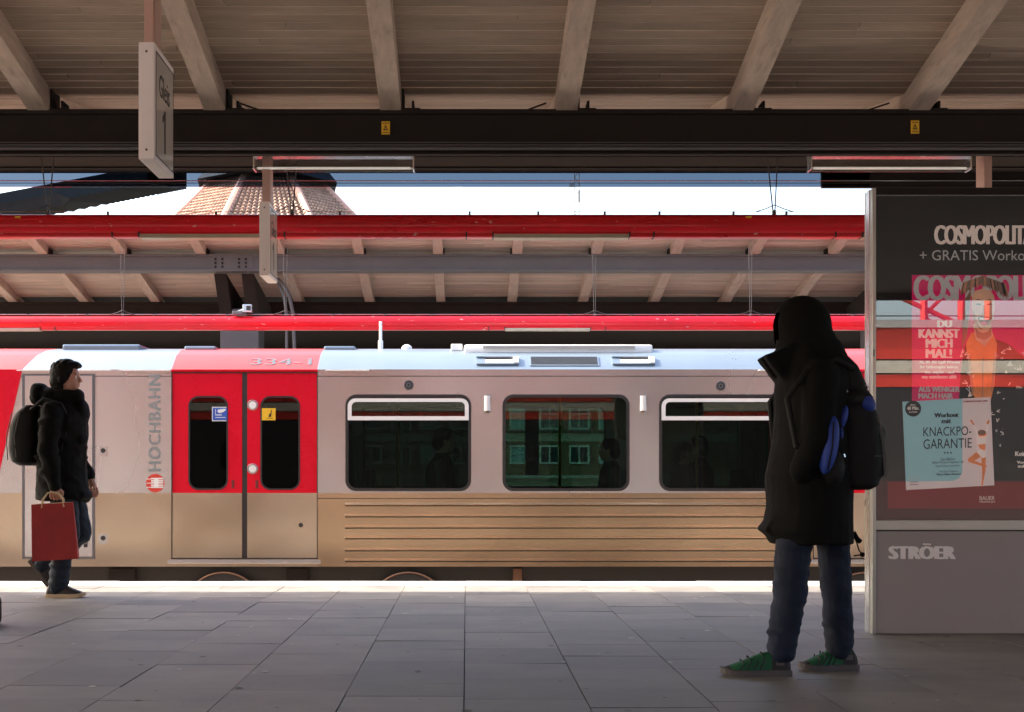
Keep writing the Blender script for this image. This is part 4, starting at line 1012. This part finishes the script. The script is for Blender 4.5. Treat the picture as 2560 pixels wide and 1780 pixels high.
b = MB(); b.ell((-.185, -.245, .205), (.042, .055, .135), M_packblue, Euler((0, R(9), 0))); b.tube([(-.175, -.29, .31), (-.183, -.303, .20), (-.20, -.29, .09)], .004, M_pack, 6); b.build('side_pocket', bq, 60)
b = MB(); b.ell((-.098, -.16, .335), (.020, .03, .055), M_packblue, Euler((0, R(14), 0))); b.ell((-.112, -.165, .26), (.013, .03, .034), M_packblue); b.ell((.022, -.10, .40), (.050, .065, .040), M_packblue, Euler((0, R(48), 0))); b.build('blue_panel', bq, 60)
b = MB(); b.tube([(.075, -.125, .34), (.10, -.13, .22), (.118, -.11, .06)], .004, M_packgrey, 6); b.tube([(.066, -.128, .34), (.09, -.137, .22), (.108, -.115, .06)], .003, M_packgrey, 6); b.box(.05, .10, -.152, -.148, .155, .158, M_packgrey); b.build('zip', bq)
b = MB()
for y in (-.15, .15): b.tube([(-.04, y*.8, .56), (-.13, y*1.1, .60), (-.27, y*1.25, .55), (-.36, y*1.2, .42), (-.33, y*1.55, .2), (-.1, y*1.3, .1)], .015, M_pack, 8)
b.tube([(.0, -.12, .47), (.012, -.135, .485), (.025, -.135, .475), (.022, -.135, .46)], .0035, M_alu, 6); b.tube([(-.083, -.155, .465), (-.078, -.16, .45)], .004, M_alu, 6); b.tube([(-.105, -.19, .165), (-.10, -.19, .15)], .007, M_alu, 6)
b.build('strap', bq, 40)

# ---------- seated passengers seen through the train windows
def passenger():
    b = MB()
    head_prims(b, M_skin, (0.03, 0, 1.17), 0, 0.98, (-0.02, 0, .98))
    b.rings([(0, 0, .44, .12, .17), (-.01, 0, .60, .12, .17), (-.02, 0, .80, .13, .20), (-.02, 0, .92, .11, .18), (-.01, 0, 1.0, .06, .09)], M_skin)
    for sy in (-1, 1):
        b.chain([(0, sy*.09, .50), (.42, sy*.10, .48), (.44, sy*.10, .08)], [.09, .06, .04], M_skin)
        b.chain([(.44, sy*.10, .05), (.58, sy*.10, .03)], [.04, .03], M_skin)
        b.chain([(-.02, sy*.19, .92), (.0, sy*.24, .66), (.22, sy*.12, .60)], [.055, .04, .03], M_skin)
    h = MB()
    for sy in (-1, 1):
        for i in range(4):
            y = sy*(.13-.018*i); h.chain([(.22, y, .605), (.265, y, .595), (.29, y, .575)], [.009, .0085, .007], M_skin)
        h.chain([(.22, sy*.075, .605), (.25, sy*.055, .60)], [.011, .009], M_skin)
    eyes(h, (0.03, 0, 1.17), 0, 0.98)
    for m in h.mats: b.mi(m)
    hh = MB(); hh.mats = list(b.mats); hh.v, hh.f, hh.t = h.v, h.f, h.t; hh.m = [b.mats.index(h.mats[k]) for k in h.m]
    body = organic(b, 'person', None, 0.012, 3, hh)
    b = MB(); b.ell((.0, 0, 1.20), (.105, .088, .10), M_hair); b.ell((-.04, 0, 1.14), (.07, .08, .09), M_hair); organic(b, 'hair', body, 0.010, 2)
    b = MB(); b.rings([(0, 0, .42, .16, .21), (-.01, 0, .60, .155, .21), (-.02, 0, .80, .155, .225), (-.02, 0, .92, .135, .20), (-.005, 0, 1.0, .085, .10), (.0, 0, 1.04, .075, .085)], M_coat2)
    for sy in (-1, 1): b.chain([(-.02, sy*.19, .92), (.0, sy*.25, .66), (.17, sy*.14, .60)], [.08, .065, .05], M_coat2)
    organic(b, 'jacket', body, 0.014, 3)
    b = MB()
    for sy in (-1, 1): b.chain([(0, sy*.09, .50), (.42, sy*.10, .48), (.44, sy*.10, .10)], [.105, .078, .062], M_jeans2)
    organic(b, 'trousers', body, 0.014, 2)
    for sy in (-1, 1): shoe(body, Matrix.Translation((.50, sy*.10, 0)), .27, M_shoe, M_shoe, M_shoe, M_soledark)
    return body
pa = passenger()
spots = [(tx(990), 16.05, 0, 'dark passenger silhouette in the window next to the red doors', 1.12),
         (tx(1378), 16.0, 180, 'dark passenger silhouette at the right edge of the middle train window', 1.03),
         (tx(1553), 16.1, 0, 'dark passenger silhouette behind the glass nearest the middle window', 1.0),
         (tx(1632), 17.45, 180, 'dark passenger silhouette behind the glass just beside the hooded person', 1.08)]
for i, (x, y, rz, lab, s) in enumerate(spots):
    o = pa if i == 0 else copy_tree(pa)
    o.location = (x, y, 0.012); o.rotation_euler = (0, 0, R(rz)); o.scale = (s, s, s)
    tag(o, lab, 'person', 'passengers inside the train')

# ================================================================== poster case (advertising display)
KY = 8.29
kx = lambda v: 0.0026003*v - 2.7183
kz = lambda v: 3.6972 - 0.0026003*v
KX0, KX1 = 2.365, 3.76
ks = empty('poster_case', ((KX0+KX1)/2, KY, 0), 'tall grey advertising case with a magazine poster behind glass', 'poster case')
KC = Vector(((KX0+KX1)/2, KY, 0))
def K(m, name, par=None, smooth=None):
    return m.build(name, par or ks, smooth, loc=(-KC.x, -KC.y, 0) if par is None else None)
b = MB(); b.box(KX0+0.02, KX1-0.02, KY+0.05, KY+0.15, 0.0, 2.58, M_kpanel); K(b, 'back_box')
b = MB(); b.box(KX0, KX0+0.022, KY-0.004, KY+0.16, 0.0, 2.60, M_kframe, 0.004); b.box(KX0-0.004, KX0, KY+0.05, KY+0.11, 0.0, 2.60, M_alu); b.box(KX0+0.006, KX0+0.012, KY-0.0055, KY-0.004, 1.62, 1.66, M_black); K(b, 'side_post')
b = MB(); b.box(KX1-0.022, KX1, KY-0.004, KY+0.16, 0.0, 2.60, M_kframe, 0.004); K(b, 'side_post')
b = MB(); b.box(KX0+0.023, KX1-0.023, KY+0.0, KY+0.16, 2.565, 2.605, M_steel, 0.003); K(b, 'top_rail')
b = MB(); b.box(KX0+0.023, KX1-0.023, KY, KY+0.049, kz(1188), kz(1166), M_kframe, 0.002); K(b, 'sill_rail')
b = MB(); b.box(KX0+0.023, KX1-0.023, KY+0.002, KY+0.049, 0.004, kz(1191), M_kpanel, 0.002); b.box(KX0+0.023, KX1-0.023, KY+0.012, KY+0.049, kz(1190.9), kz(1188.1), M_black); bpn = K(b, 'base_panel')
b = MB(); b.text('STRÖER', 0.1, M_kwhite, lambda v: (kx(1991)+v[0], KY-0.0005+v[2], kz(1253)+v[1]), offset=0.008, fitw=kx(2143)-kx(1991), fith=kz(1218)-kz(1253)); K(b, 'lettering', bpn)
PZ = KY + 0.030        # poster plane
b = MB(); b.box(KX0+0.024, KX1-0.024, PZ, PZ+0.015, kz(1165), 2.563, M_pblack)
ly = lambda k: PZ - 0.0015*k
b.box(KX0+0.024, KX1-0.024, ly(1), ly(0)-0.0002, kz(1165), kz(1077), M_pmaroon); b.box(kx(1993), KX1-0.05, ly(2), ly(1)-0.0002, kz(1140), kz(1080), M_pred)  # maroon band: reflection in the glass painted around the printed red strip
b.box(KX0+0.024, KX1-0.024, ly(1), ly(0)-0.0002, kz(437), kz(427), M_pgrey)
po = K(b, 'poster')
def tline(b, body, v0, v1, y0, y1, m, k, off=0.0, sp=1.0):
    b.text(body, 0.1, m, lambda q: (kx(v0)+q[0], ly(k)+q[2], kz(y1)+q[1]), offset=off, fitw=kx(v1)-kx(v0), fith=kz(y0)-kz(y1), sp=sp, th=0.0006)
def pl(b, pts, m, k): b.sheet([(kx(x), kz(y)) for x, y in pts], [], 0.0008, m, lambda q: (q[0], ly(k)+q[2], q[1]))
def elp(b, cx, cy, rx, ry, m, k, n=28): pl(b, [(cx+rx*math.cos(2*math.pi*i/n), cy+ry*math.sin(2*math.pi*i/n)) for i in range(n)], m, k)
b = MB(); tline(b, 'COSMOPOLITAN', 2097, 2347, 503, 546, M_ptext, 2, 0.006, 0.9)
tline(b, '+ GRATIS Workout-DVD', 2065, 2405, 559, 582, M_pgrey2, 2)
tline(b, 'BAUER', 2199, 2233, 1112, 1121, M_ptext, 4); tline(b, 'PREMIUM', 2199, 2233, 1123, 1127, M_ptext, 4)
K(b, 'headline', po)
# magazine cover
b = MB()
CL, CR = 2047, 2405
pl(b, [(CL, 615), (CR, 615), (CR, 1065), (CL, 1065)], M_pink, 3)
tline(b, 'COSMOPOLITAN', 2050, 2400, 616, 672, M_pgrey2, 4, 0.006, 0.9)
pl(b, [(2148, 1065), (2152, 900), (2158, 820), (2166, 775), (2185, 758), (2232, 758), (2262, 770), (2300, 800), (2330, 860), (2345, 1065)], M_pblack, 5)     # jacket
pl(b, [(2168, 770), (2180, 745), (2228, 745), (2238, 770), (2232, 860), (2222, 905), (2196, 905), (2182, 880)], M_porange, 6)                         # top
pl(b, [(2184, 725), (2224, 725), (2228, 752), (2210, 775), (2190, 760)], M_pskin, 7)
pl(b, [(2186, 728), (2196, 742), (2206, 746), (2217, 742), (2226, 728), (2224, 752), (2210, 762), (2192, 756)], M_pshade, 7.4)
pl(b, [(2181, 660), (2190, 650), (2206, 646), (2222, 650), (2231, 662), (2232, 692), (2229, 714), (2220, 732), (2210, 739), (2203, 739), (2192, 731), (2184, 714), (2181, 692)], M_pskin, 8)
pl(b, [(2181, 690), (2186, 700), (2190, 716), (2200, 732), (2206, 738), (2200, 738), (2191, 731), (2184, 714)], M_pshade, 8.5)
pl(b, [(2222, 706), (2229, 700), (2228, 716), (2220, 730), (2216, 733)], M_pshade, 8.5)
rh = random.Random(11)
for i in range(46):          # locks of hair, each its own printed stroke
    t = i/45; x = 2162 + t*92; top = 618 + 16*abs(t-0.45)*2; ln = 20 + 26*abs(t-0.42)**1.2 + rh.uniform(-3, 5); sw = (t-0.45)*16
    m_ = (M_phair, M_pblack, M_pshade)[rh.choice((0, 0, 0, 1, 2))]
    pl(b, [(x-2, top), (x+2.5, top-1), (x+3+sw*.5, top+ln*.55), (x+sw, top+ln), (x-2+sw*.6, top+ln*.6)], m_, 9 + (i % 4)*0.25)
for i in range(9):
    x = 2176 - i*1.3; pl(b, [(x, 652+i*2), (x+3, 652+i*2), (x-2, 715+i*4), (x-7, 760+i*3), (x-6, 715)], M_phair if i % 3 else M_pshade, 8.8 + (i % 3)*0.2)
pl(b, [(2205, 684), (2209, 684), (2212, 702), (2208, 706), (2202, 704), (2204, 698)], M_pshade, 10)
pl(b, [(2188, 682), (2193, 679), (2200, 680), (2202, 683), (2195, 683)], M_ink, 10); pl(b, [(2213, 683), (2216, 680), (2223, 679), (2227, 682), (2220, 683)], M_ink, 10)
pl(b, [(2186, 673), (2194, 669), (2203, 672), (2194, 672)], M_phair, 10); pl(b, [(2212, 672), (2220, 669), (2229, 673), (2220, 672)], M_phair, 10)
pl(b, [(2194, 711), (2201, 708), (2208, 710), (2215, 708), (2222, 711), (2220, 721), (2214, 728), (2208, 730), (2202, 728), (2196, 721)], M_pmaroon, 10)
pl(b, [(2196, 712), (2208, 712.5), (2220, 712), (2217, 715.5), (2208, 716.5), (2199, 715.5)], M_pcream, 11); pl(b, [(2199, 723), (2208, 720), (2217, 723), (2212, 728), (2204, 728)], M_pink, 11)
pl(b, [(2172, 800), (2178, 800), (2186, 880), (2180, 875)], M_pshade, 6.4); pl(b, [(2230, 800), (2236, 795), (2230, 865), (2224, 880)], M_pshade, 6.4); pl(b, [(2205, 800), (2208, 800), (2206, 900), (2203, 900)], M_pshade, 6.4)
rnd = random.Random(3)
for i in range(95):
    x = rnd.choice((rnd.uniform(2158, 2182), rnd.uniform(2232, 2330))); y = rnd.uniform(775, 1050)
    if x < 2182 and y > 885: continue
    a = rnd.uniform(0, 3.14); l = rnd.uniform(5, 13); wv = 0.9
    dx, dy = math.cos(a)*l, math.sin(a)*l; nx, ny = -math.sin(a)*wv, math.cos(a)*wv
    pl(b, [(x-nx, y-ny), (x+dx-nx, y+dy-ny), (x+dx+nx, y+dy+ny), (x+nx, y+ny)], M_ptext if i % 3 else M_pgrey2, 6 + (i % 2)*0.3)
    x2, y2 = x+dx, y+dy; a2 = a + rnd.choice((2.4, -2.4)); dx, dy = math.cos(a2)*l*.8, math.sin(a2)*l*.8; nx, ny = -math.sin(a2)*wv, math.cos(a2)*wv
    pl(b, [(x2-nx, y2-ny), (x2+dx-nx, y2+dy-ny), (x2+dx+nx, y2+dy+ny), (x2+nx, y2+ny)], M_ptext if i % 3 else M_pgrey2, 6.7)
pl(b, [(2256, 865), (2285, 858), (2345, 862), (2345, 1050), (2270, 1040), (2250, 960)], M_pblack, 7.2)
K(b, 'magazine_cover', po)
b = MB()
tline(b, 'DU', 2102, 2136, 718, 733, M_pcream, 12, 0.006); tline(b, 'KANNST', 2060, 2153, 737, 757, M_pcream, 12, 0.006); tline(b, 'MICH', 2076, 2137, 759, 779, M_pcream, 12, 0.006); tline(b, 'MAL!', 2076, 2136, 782, 802, M_pcream, 12, 0.006)
for body, v0, v1, y in (('26, 30, 40? Egal! Warum', 2062, 2152, 808), ('Ihr Geburtsjahr keinen', 2064, 2148, 819), ('was angeht - und', 2074, 2140, 831), ('was stattdessen zählt', 2067, 2146, 840)): tline(b, body, v0, v1, y, y+8, M_pcream, 12, 0.004)
tline(b, 'AUS WENIGER', 2060, 2153, 866, 878, M_pgrey2, 12, 0.006); tline(b, 'MACH HAIR', 2060, 2138, 881, 893, M_pgrey2, 12, 0.006)
tline(b, 'Die', 2280, 2293, 865, 870, M_pcream, 12, 0.004)
tline(b, 'Kein', 2277, 2302, 1012, 1022, M_pcream, 12, 0.006); tline(b, 'Von', 2281, 2299, 1033, 1039, M_pcream, 12, 0.004); tline(b, 'auf', 2283, 2299, 1041, 1048, M_pcream, 12, 0.004)
K(b, 'cover_text', po)
# DVD card, tilted
s2v = lambda x, y: ((2140 + x/2.85)/1.1154, (900 + y/2.85)/1.1154)
b = MB(); P4 = [s2v(335, 297), s2v(963, 263), s2v(991, 893), s2v(361, 927)]
pl(b, P4, M_ppale, 13)
pl(b, [s2v(335, 297), s2v(762, 274), s2v(762, 800), s2v(735, 845), s2v(690, 862), s2v(358, 866)], M_pcyan, 14)  # blue patch: partly a reflection on the card, painted as colour
tilt = lambda x0, y0: None
def ctext(body, x0, x1, y0, y1, m, off=0.0, k=15):
    a0, b0 = s2v(x0, y1); a1, _ = s2v(x1, y1); _, bt = s2v(x0, y0)
    sh = -0.035
    b.text(body, 0.1, m, lambda q: (kx(a0)+q[0], ly(k)+q[2], kz(b0)+q[1]+q[0]*0.03), offset=off, fitw=kx(a1)-kx(a0), fith=kz(bt)-kz(b0), th=0.0006)
ctext('Workout', 560, 735, 378, 410, M_ink, 0.006); ctext('mit', 612, 682, 420, 452, M_ink, 0.006)
ctext('KNACKPO-', 483, 826, 480, 545, M_ink); ctext('GARANTIE', 483, 828, 565, 635, M_ink)
for q in (635, 657, 680): elp(b, *s2v(q, 661), 1.9, 1.9, M_ink, 15, 12)
ctext('Das effektive', 608, 708, 697, 717, M_ink); ctext('Ballett-Fitness-Programm, das', 548, 772, 722, 744, M_ink); ctext('Ihren Körper neu formt', 572, 740, 748, 768, M_ink); ctext('Von Star-Trainerin', 597, 727, 786, 803, M_ink)
ctext('Mary Helen Bowers', 577, 752, 808, 828, M_ink, 0.004)
ctext('COSMOPOLITAN | DVD', 765, 942, 290, 306, M_pred, 0.006)
elp(b, *s2v(410, 346), 18, 18, M_pblack, 15)
ctext('über', 390, 430, 312, 326, M_pcream, 0.0, 16); ctext('40 Min.', 366, 452, 332, 357, M_pcream, 0.002, 16); ctext('Laufzeit', 382, 440, 364, 376, M_pcream, 0.0, 16)
for q in range(4): pl(b, [s2v(388, 832+q*18), s2v(445, 830+q*18), s2v(445, 834+q*18), s2v(388, 836+q*18)], M_pgrey2 if q < 2 else M_pmaroon, 15)
pl(b, [s2v(386, 828), s2v(389, 828), s2v(389, 896), s2v(386, 896)], M_pgrey2, 15.3); pl(b, [s2v(444, 826), s2v(447, 826), s2v(447, 894), s2v(444, 894)], M_pgrey2, 15.3)
# dancing figure
fig = lambda pts, m, k: pl(b, [s2v(*p_) for p_ in pts], m, k)
fig([(872, 600), (928, 596), (922, 645), (888, 632)], M_porange, 15)                                      # waist
fig([(865, 545), (932, 540), (930, 598), (872, 603)], M_pcream, 16)
fig([(886, 640), (926, 645), (928, 690), (905, 700), (862, 655)], M_pcream, 16.5)
elp(b, *s2v(902, 524), 9.5, 8.5, M_porange, 16); elp(b, *s2v(898, 516), 9, 6, M_phair, 17)
fig([(868, 545), (842, 468), (812, 430), (826, 424), (848, 462), (882, 535)], M_pcream, 15); fig([(912, 540), (936, 480), (930, 440), (948, 422), (954, 440), (944, 490), (930, 545)], M_pcream, 15)
fig([(842, 468), (812, 430), (826, 424), (846, 458)], M_porange, 17); fig([(930, 448), (948, 422), (954, 440), (942, 462)], M_porange, 17)
fig([(892, 660), (866, 652), (800, 705), (802, 725), (830, 730), (890, 690)], M_porange, 15.5); fig([(800, 712), (815, 730), (930, 765), (940, 755), (860, 722)], M_porange, 15.8)
fig([(895, 690), (928, 690), (926, 790), (912, 860), (908, 893), (896, 893), (903, 820), (900, 745)], M_porange, 15.2)
K(b, 'disc_card', po)
b = MB(); b.box(KX0+0.024, KX1-0.024, KY+0.0015, KY+0.0035, kz(1166)+0.002, 2.562, G_kiosk); K(b, 'glass')

# ================================================================== small dark bag at the left edge
dz = empty('duffel_bag', (-3.205, 8.75, 0), 'low dark bag lying on the paving at the left edge of the view', 'bag')
b = MB(); b.box(-0.30, 0.31, -0.14, 0.14, 0.0, 0.175, M_pack, 0.035); b.build('bag_body', dz, 40)
b = MB(); b.tube([(-.12, -.10, .17), (-.1, -.05, .176), (.1, -.05, .176), (.12, -.10, .17)], .01, M_pack, 8); b.build('handle', dz)

# ================================================================== far background
# tower with an eight sided tiled roof
tw = empty('church_tower', (-9.78, 70, -1.2), 'tower with eight sided red tiled roof under a dark upper tier', 'tower')
def TW(m, n, s=None): return m.build(n, tw, s, loc=(9.78, -70, 1.2))
TCX, TCY = -9.78, 70
def octa(r, z, ph=0.0): return [Vector((TCX + r*math.cos(R(45*k + 22.5 + ph)), TCY + r*math.sin(R(45*k + 22.5 + ph)), z)) for k in range(8)]
zb_, zt_, rb_, rt_ = 12.2, 15.25, 5.45, 2.62
zb_ = 12.6; rb_ = 5.2
A = octa(rb_, zb_, 8); B_ = octa(rt_, zt_, 8)
b = MB(); hip = MB()
for k in range(8):
    a0, a1, c0, c1 = A[k], A[(k+1) % 8], B_[k], B_[(k+1) % 8]
    nrm = (a1-a0).cross(c0-a0).normalized()
    if nrm.dot(a0 - Vector((TCX, TCY, zb_))) < 0: nrm = -nrm
    NR, NCt = 15, 14
    for i in range(NR):
        for j in range(NCt):
            t0, t1 = i/NR, (i+1)/NR; s0, s1 = j/NCt, (j+1)/NCt; sm_ = (s0+s1)/2
            q = lambda s, t: (a0.lerp(a1, s)).lerp(c0.lerp(c1, s), t)
            h0, h1 = 0.10, 0.03
            vs = [q(s0, t0)+nrm*h0*0.4, q(s0*.6+s1*.4, t0)+nrm*(h0+0.09), q(s0*.35+s1*.65, t0)+nrm*(h0+0.07), q(s1, t0)+nrm*h0*0.4, q(s0, t1)+nrm*h1*0.3, q(s0*.6+s1*.4, t1)+nrm*(h1+0.07), q(s0*.35+s1*.65, t1)+nrm*(h1+0.05), q(s1, t1)+nrm*h1*0.3]
            b.add(vs, [(0,1,5,4), (1,2,6,5), (2,3,7,6), (0,3,2,1)], M_tile, random.random())
    hip = MB(); hip.tube([a0 + (a0-Vector((TCX, TCY, a0.z)))*0.01, c0 + (c0-Vector((TCX, TCY, c0.z)))*0.02], 0.19, M_ridge, 8); TW(hip, 'hip_tiles', 40)
TW(b, 'tiled_roof')
b = MB(); A = octa(3.62, 15.12, 8); A1 = octa(2.95, 15.95, 8); A2 = octa(0.15, 19.5, 8)
b.add([v[:] for v in A+A1+A2], [(k, (k+1) % 8, 8+(k+1) % 8, 8+k) for k in range(8)] + [(8+k, 8+(k+1) % 8, 16+(k+1) % 8, 16+k) for k in range(8)] + [tuple(reversed(range(8)))], M_slate); TW(b, 'upper_tier')
b = MB(); A = octa(4.7, -1.2, 8); A1 = octa(4.7, 12.7, 8)
b.add([v[:] for v in A+A1], [(k, (k+1) % 8, 8+(k+1) % 8, 8+k) for k in range(8)] + [tuple(range(8, 16))], M_brick); TW(b, 'wall')

# lattice mast
ms = empty('radio_mast', (9.30, 120, -1.2), 'thin grey lattice radio mast far behind the canopies', 'mast')
b = MB(); mx, my = 9.30, 120
for sx, sy in ((-1,-1), (1,-1), (1,1), (-1,1)): b.tube([(mx+sx*.2, my+sy*.2, -1.2), (mx+sx*.2, my+sy*.2, 30)], .035, M_wallgrey, 5)
z = 14.0
while z < 30:
    b.tube([(mx-.2, my-.2, z), (mx+.2, my-.2, z+.5)], .025, M_wallgrey, 4); b.tube([(mx+.2, my-.2, z+.5), (mx-.2, my-.2, z+1.0)], .025, M_wallgrey, 4); z += 1.0
b.build('lattice', ms, loc=(-mx, -my, 1.2))
b = MB(); b.disc((mx-.45, my-.3, 25.3), .22, (0,-1,0), M_white, .06, 16); b.disc((mx-.4, my-.3, 27.2), .15, (0,-1,0), M_wallgrey, .06, 16); b.tube([(mx-.45, my-.3, 25.3), (mx-.2, my-.2, 25.3)], .03, M_wallgrey, 5); b.build('dish', ms, loc=(-mx, -my, 1.2))
b = MB(); b.box(mx-.3, mx-.1, my-.35, my-.2, 26.5, 28.2, M_wallgrey); b.box(mx+.1, mx+.3, my-.35, my-.2, 23.9, 24.9, M_wallgrey); b.build('panel_antenna', ms, loc=(-mx, -my, 1.2))

# corrugated hall roof upper left
hr = empty('hall_roof', (-10, 28, 0), 'dark corrugated hall roof edge seen against the white sky at upper left', 'roof')
def HRb(m, n): return m.build(n, hr, loc=(10, -28, 0))
b = MB()
p0 = at(-160, 505, 27); p1 = at(130, 449, 27.5); p2 = at(260, 424, 28); p3 = at(330, 411, 28.4)
path = [p0, p1, p2, p3]
b2 = MB(); NN = 60
def pos(t):
    s_ = t*3; i = min(2, int(s_)); return path[i].lerp(path[i+1], s_-i)
for i in range(NN*2):
    t0, t1 = i/NN/2, (i+1)/NN/2; a = pos(t0); c = pos(t1); h = 0.018*math.sin(i*1.57); h2 = 0.018*math.sin((i+1)*1.57)
    up = Vector((0, 0, 0.35)); bk = Vector((0.0, 4.0, 0.7))
    b2.add([a+Vector((0,0,h)), c+Vector((0,0,h2)), c+bk+Vector((0,0,h2)), a+bk+Vector((0,0,h)), a+up, c+up, c+bk+up, a+bk+up], [(0,1,2,3), (0,4,5,1), (4,7,6,5), (3,2,6,7)], M_corr)
HRb(b2, 'corrugated_sheet')
b = MB(); b.add([p0+Vector((0,-.05,.18)), p1+Vector((0,-.05,.12)), p1+Vector((.25,-.05,.02)), p1+Vector((.1,-.05,-.12)), p0+Vector((0,-.05,-.08)), p0+Vector((0,.05,.18)), p1+Vector((0,.05,.12)), p1+Vector((.25,.05,.02)), p1+Vector((.1,.05,-.12)), p0+Vector((0,.05,-.08))], [(0,1,2,3,4), (9,8,7,6,5), (0,5,6,1), (1,6,7,2), (2,7,8,3), (3,8,9,4)], M_steel); HRb(b, 'gutter')
for X in (-14.0,):
    b = MB(); b.box(X-.2, X+.2, 29.5, 29.9, -1.2, 7.5, M_steel); HRb(b, 'column')

# brick apartment building beyond
ab = empty('apartment_building', (4, 95, -1.2), 'brick apartment building with white windows seen through the train', 'building')
def AB(m, n, par=None): return m.build(n, par or ab, loc=(-4, -95, 1.2) if par is None else None)
b = MB(); b.box(-22, 26, 95, 107, -1.2, 13.5, M_brick)
rb = random.Random(5)
for k in range(-12, 12):
    for kk in range(9): b.box(3.57+1.98*k-0.98, 3.57+1.98*k-0.68, 94.93, 94.99, -1.0+kk*1.5, -0.2+kk*1.5, M_brick)
AB(b, 'wall')
b = MB(); b.box(-22.3, 26.3, 94.7, 107.3, 13.5, 13.9, M_slate); AB(b, 'roof')
for zb in (3.15, 6.15, 9.15):
    b = MB(); b.box(-22, 26, 94.9, 94.99, zb, zb+0.55, M_facadeband); AB(b, 'band')
for k in range(-7, 5):
    for r_, (z0, z1) in enumerate(((1.65, 2.9), (3.95, 5.75), (6.95, 8.75))):
        X = 3.57+1.98*k
        b = MB(); f = front(94.9)
        b.sheet(rect(X-.68, X+.68, z0, z1), [rect(X-.56, X-.04, z0+.12, z1-.12), rect(X+.04, X+.56, z0+.12, z1-.12)], 0.12, M_winwhite, f)
        if r_ > 0:
            for q in range(13): b.box(X-.72+q*.12, X-.70+q*.12, 94.62, 94.65, z0-.1, z0+1.0, M_winwhite)
            b.box(X-.75, X+.77, 94.6, 94.66, z0+1.0, z0+1.06, M_winwhite); b.box(X-.75, X+.77, 94.6, 94.84, z0-.16, z0-.1, M_slate)
        o = AB(b, 'window')
        b = MB(); b.box(X-.6, X+.6, 94.93, 94.96, z0+.08, z1-.08, M_winpale if (k % 3 == 0) else M_winpane); b.build('pane', o)
# low pale wall beyond the far platform
b = MB(); b.box(-26, 30, 28.6, 28.9, -1.3, 0.86, M_facadeband); b.box(-26, 30, 28.55, 28.95, 0.86, 0.92, M_winwhite)
tag(b.build('low_wall'), 'low pale wall seen through the lower part of the train windows', 'wall')

# what stands behind the viewer (mirrored in the poster glass)
rw = MB(); rw.box(-16, 20, -8.4, -8.0, 1.15, 2.45, M_rubber); rw.box(-16, 20, -8.4, -7.99, -1.2, 1.15, M_black); rw.box(-16, 20, -8.4, -7.99, 2.45, 2.66, M_wallred); rw.box(-16, 20, -8.4, -7.97, 2.69, 2.90, M_wallbeige)
rw.box(-16, 20, -8.4, -7.98, 2.93, 3.46, M_wallred); rw.box(-16, 20, -8.4, -7.9, 3.47, 3.6, M_wallgrey)
for X in range(-14, 20, 3): rw.box(X, X+0.03, -7.975, -7.965, 2.93, 3.46, M_rubber)
tag(rw.build('station_wall'), 'red banded station wall opposite the poster case, mirrored in its glass', 'wall')
gm = MB()
for X in (8.55, 9.25, 9.75): gm.tube([(X, -10, -1.2), (X, -10, 9)], .07, M_wallred, 6)
z = 2.5
while z < 9:
    gm.tube([(8.55, -10, z), (9.25, -10, z+.7)], .04, M_wallred, 5); gm.tube([(9.25, -10, z+.7), (8.55, -10, z+1.4)], .04, M_wallred, 5); z += 1.4
for z in (3.9, 4.35): gm.tube([(6, -10, z), (16, -10, z)], .012, M_wire, 5)
gm.tube([(8.0, -10, 4.3), (9.75, -10, 3.5)], .05, M_wallred, 5)
tag(gm.build('signal_gantry'), 'red lattice gantry mirrored in the glass over the magazine poster', 'gantry')
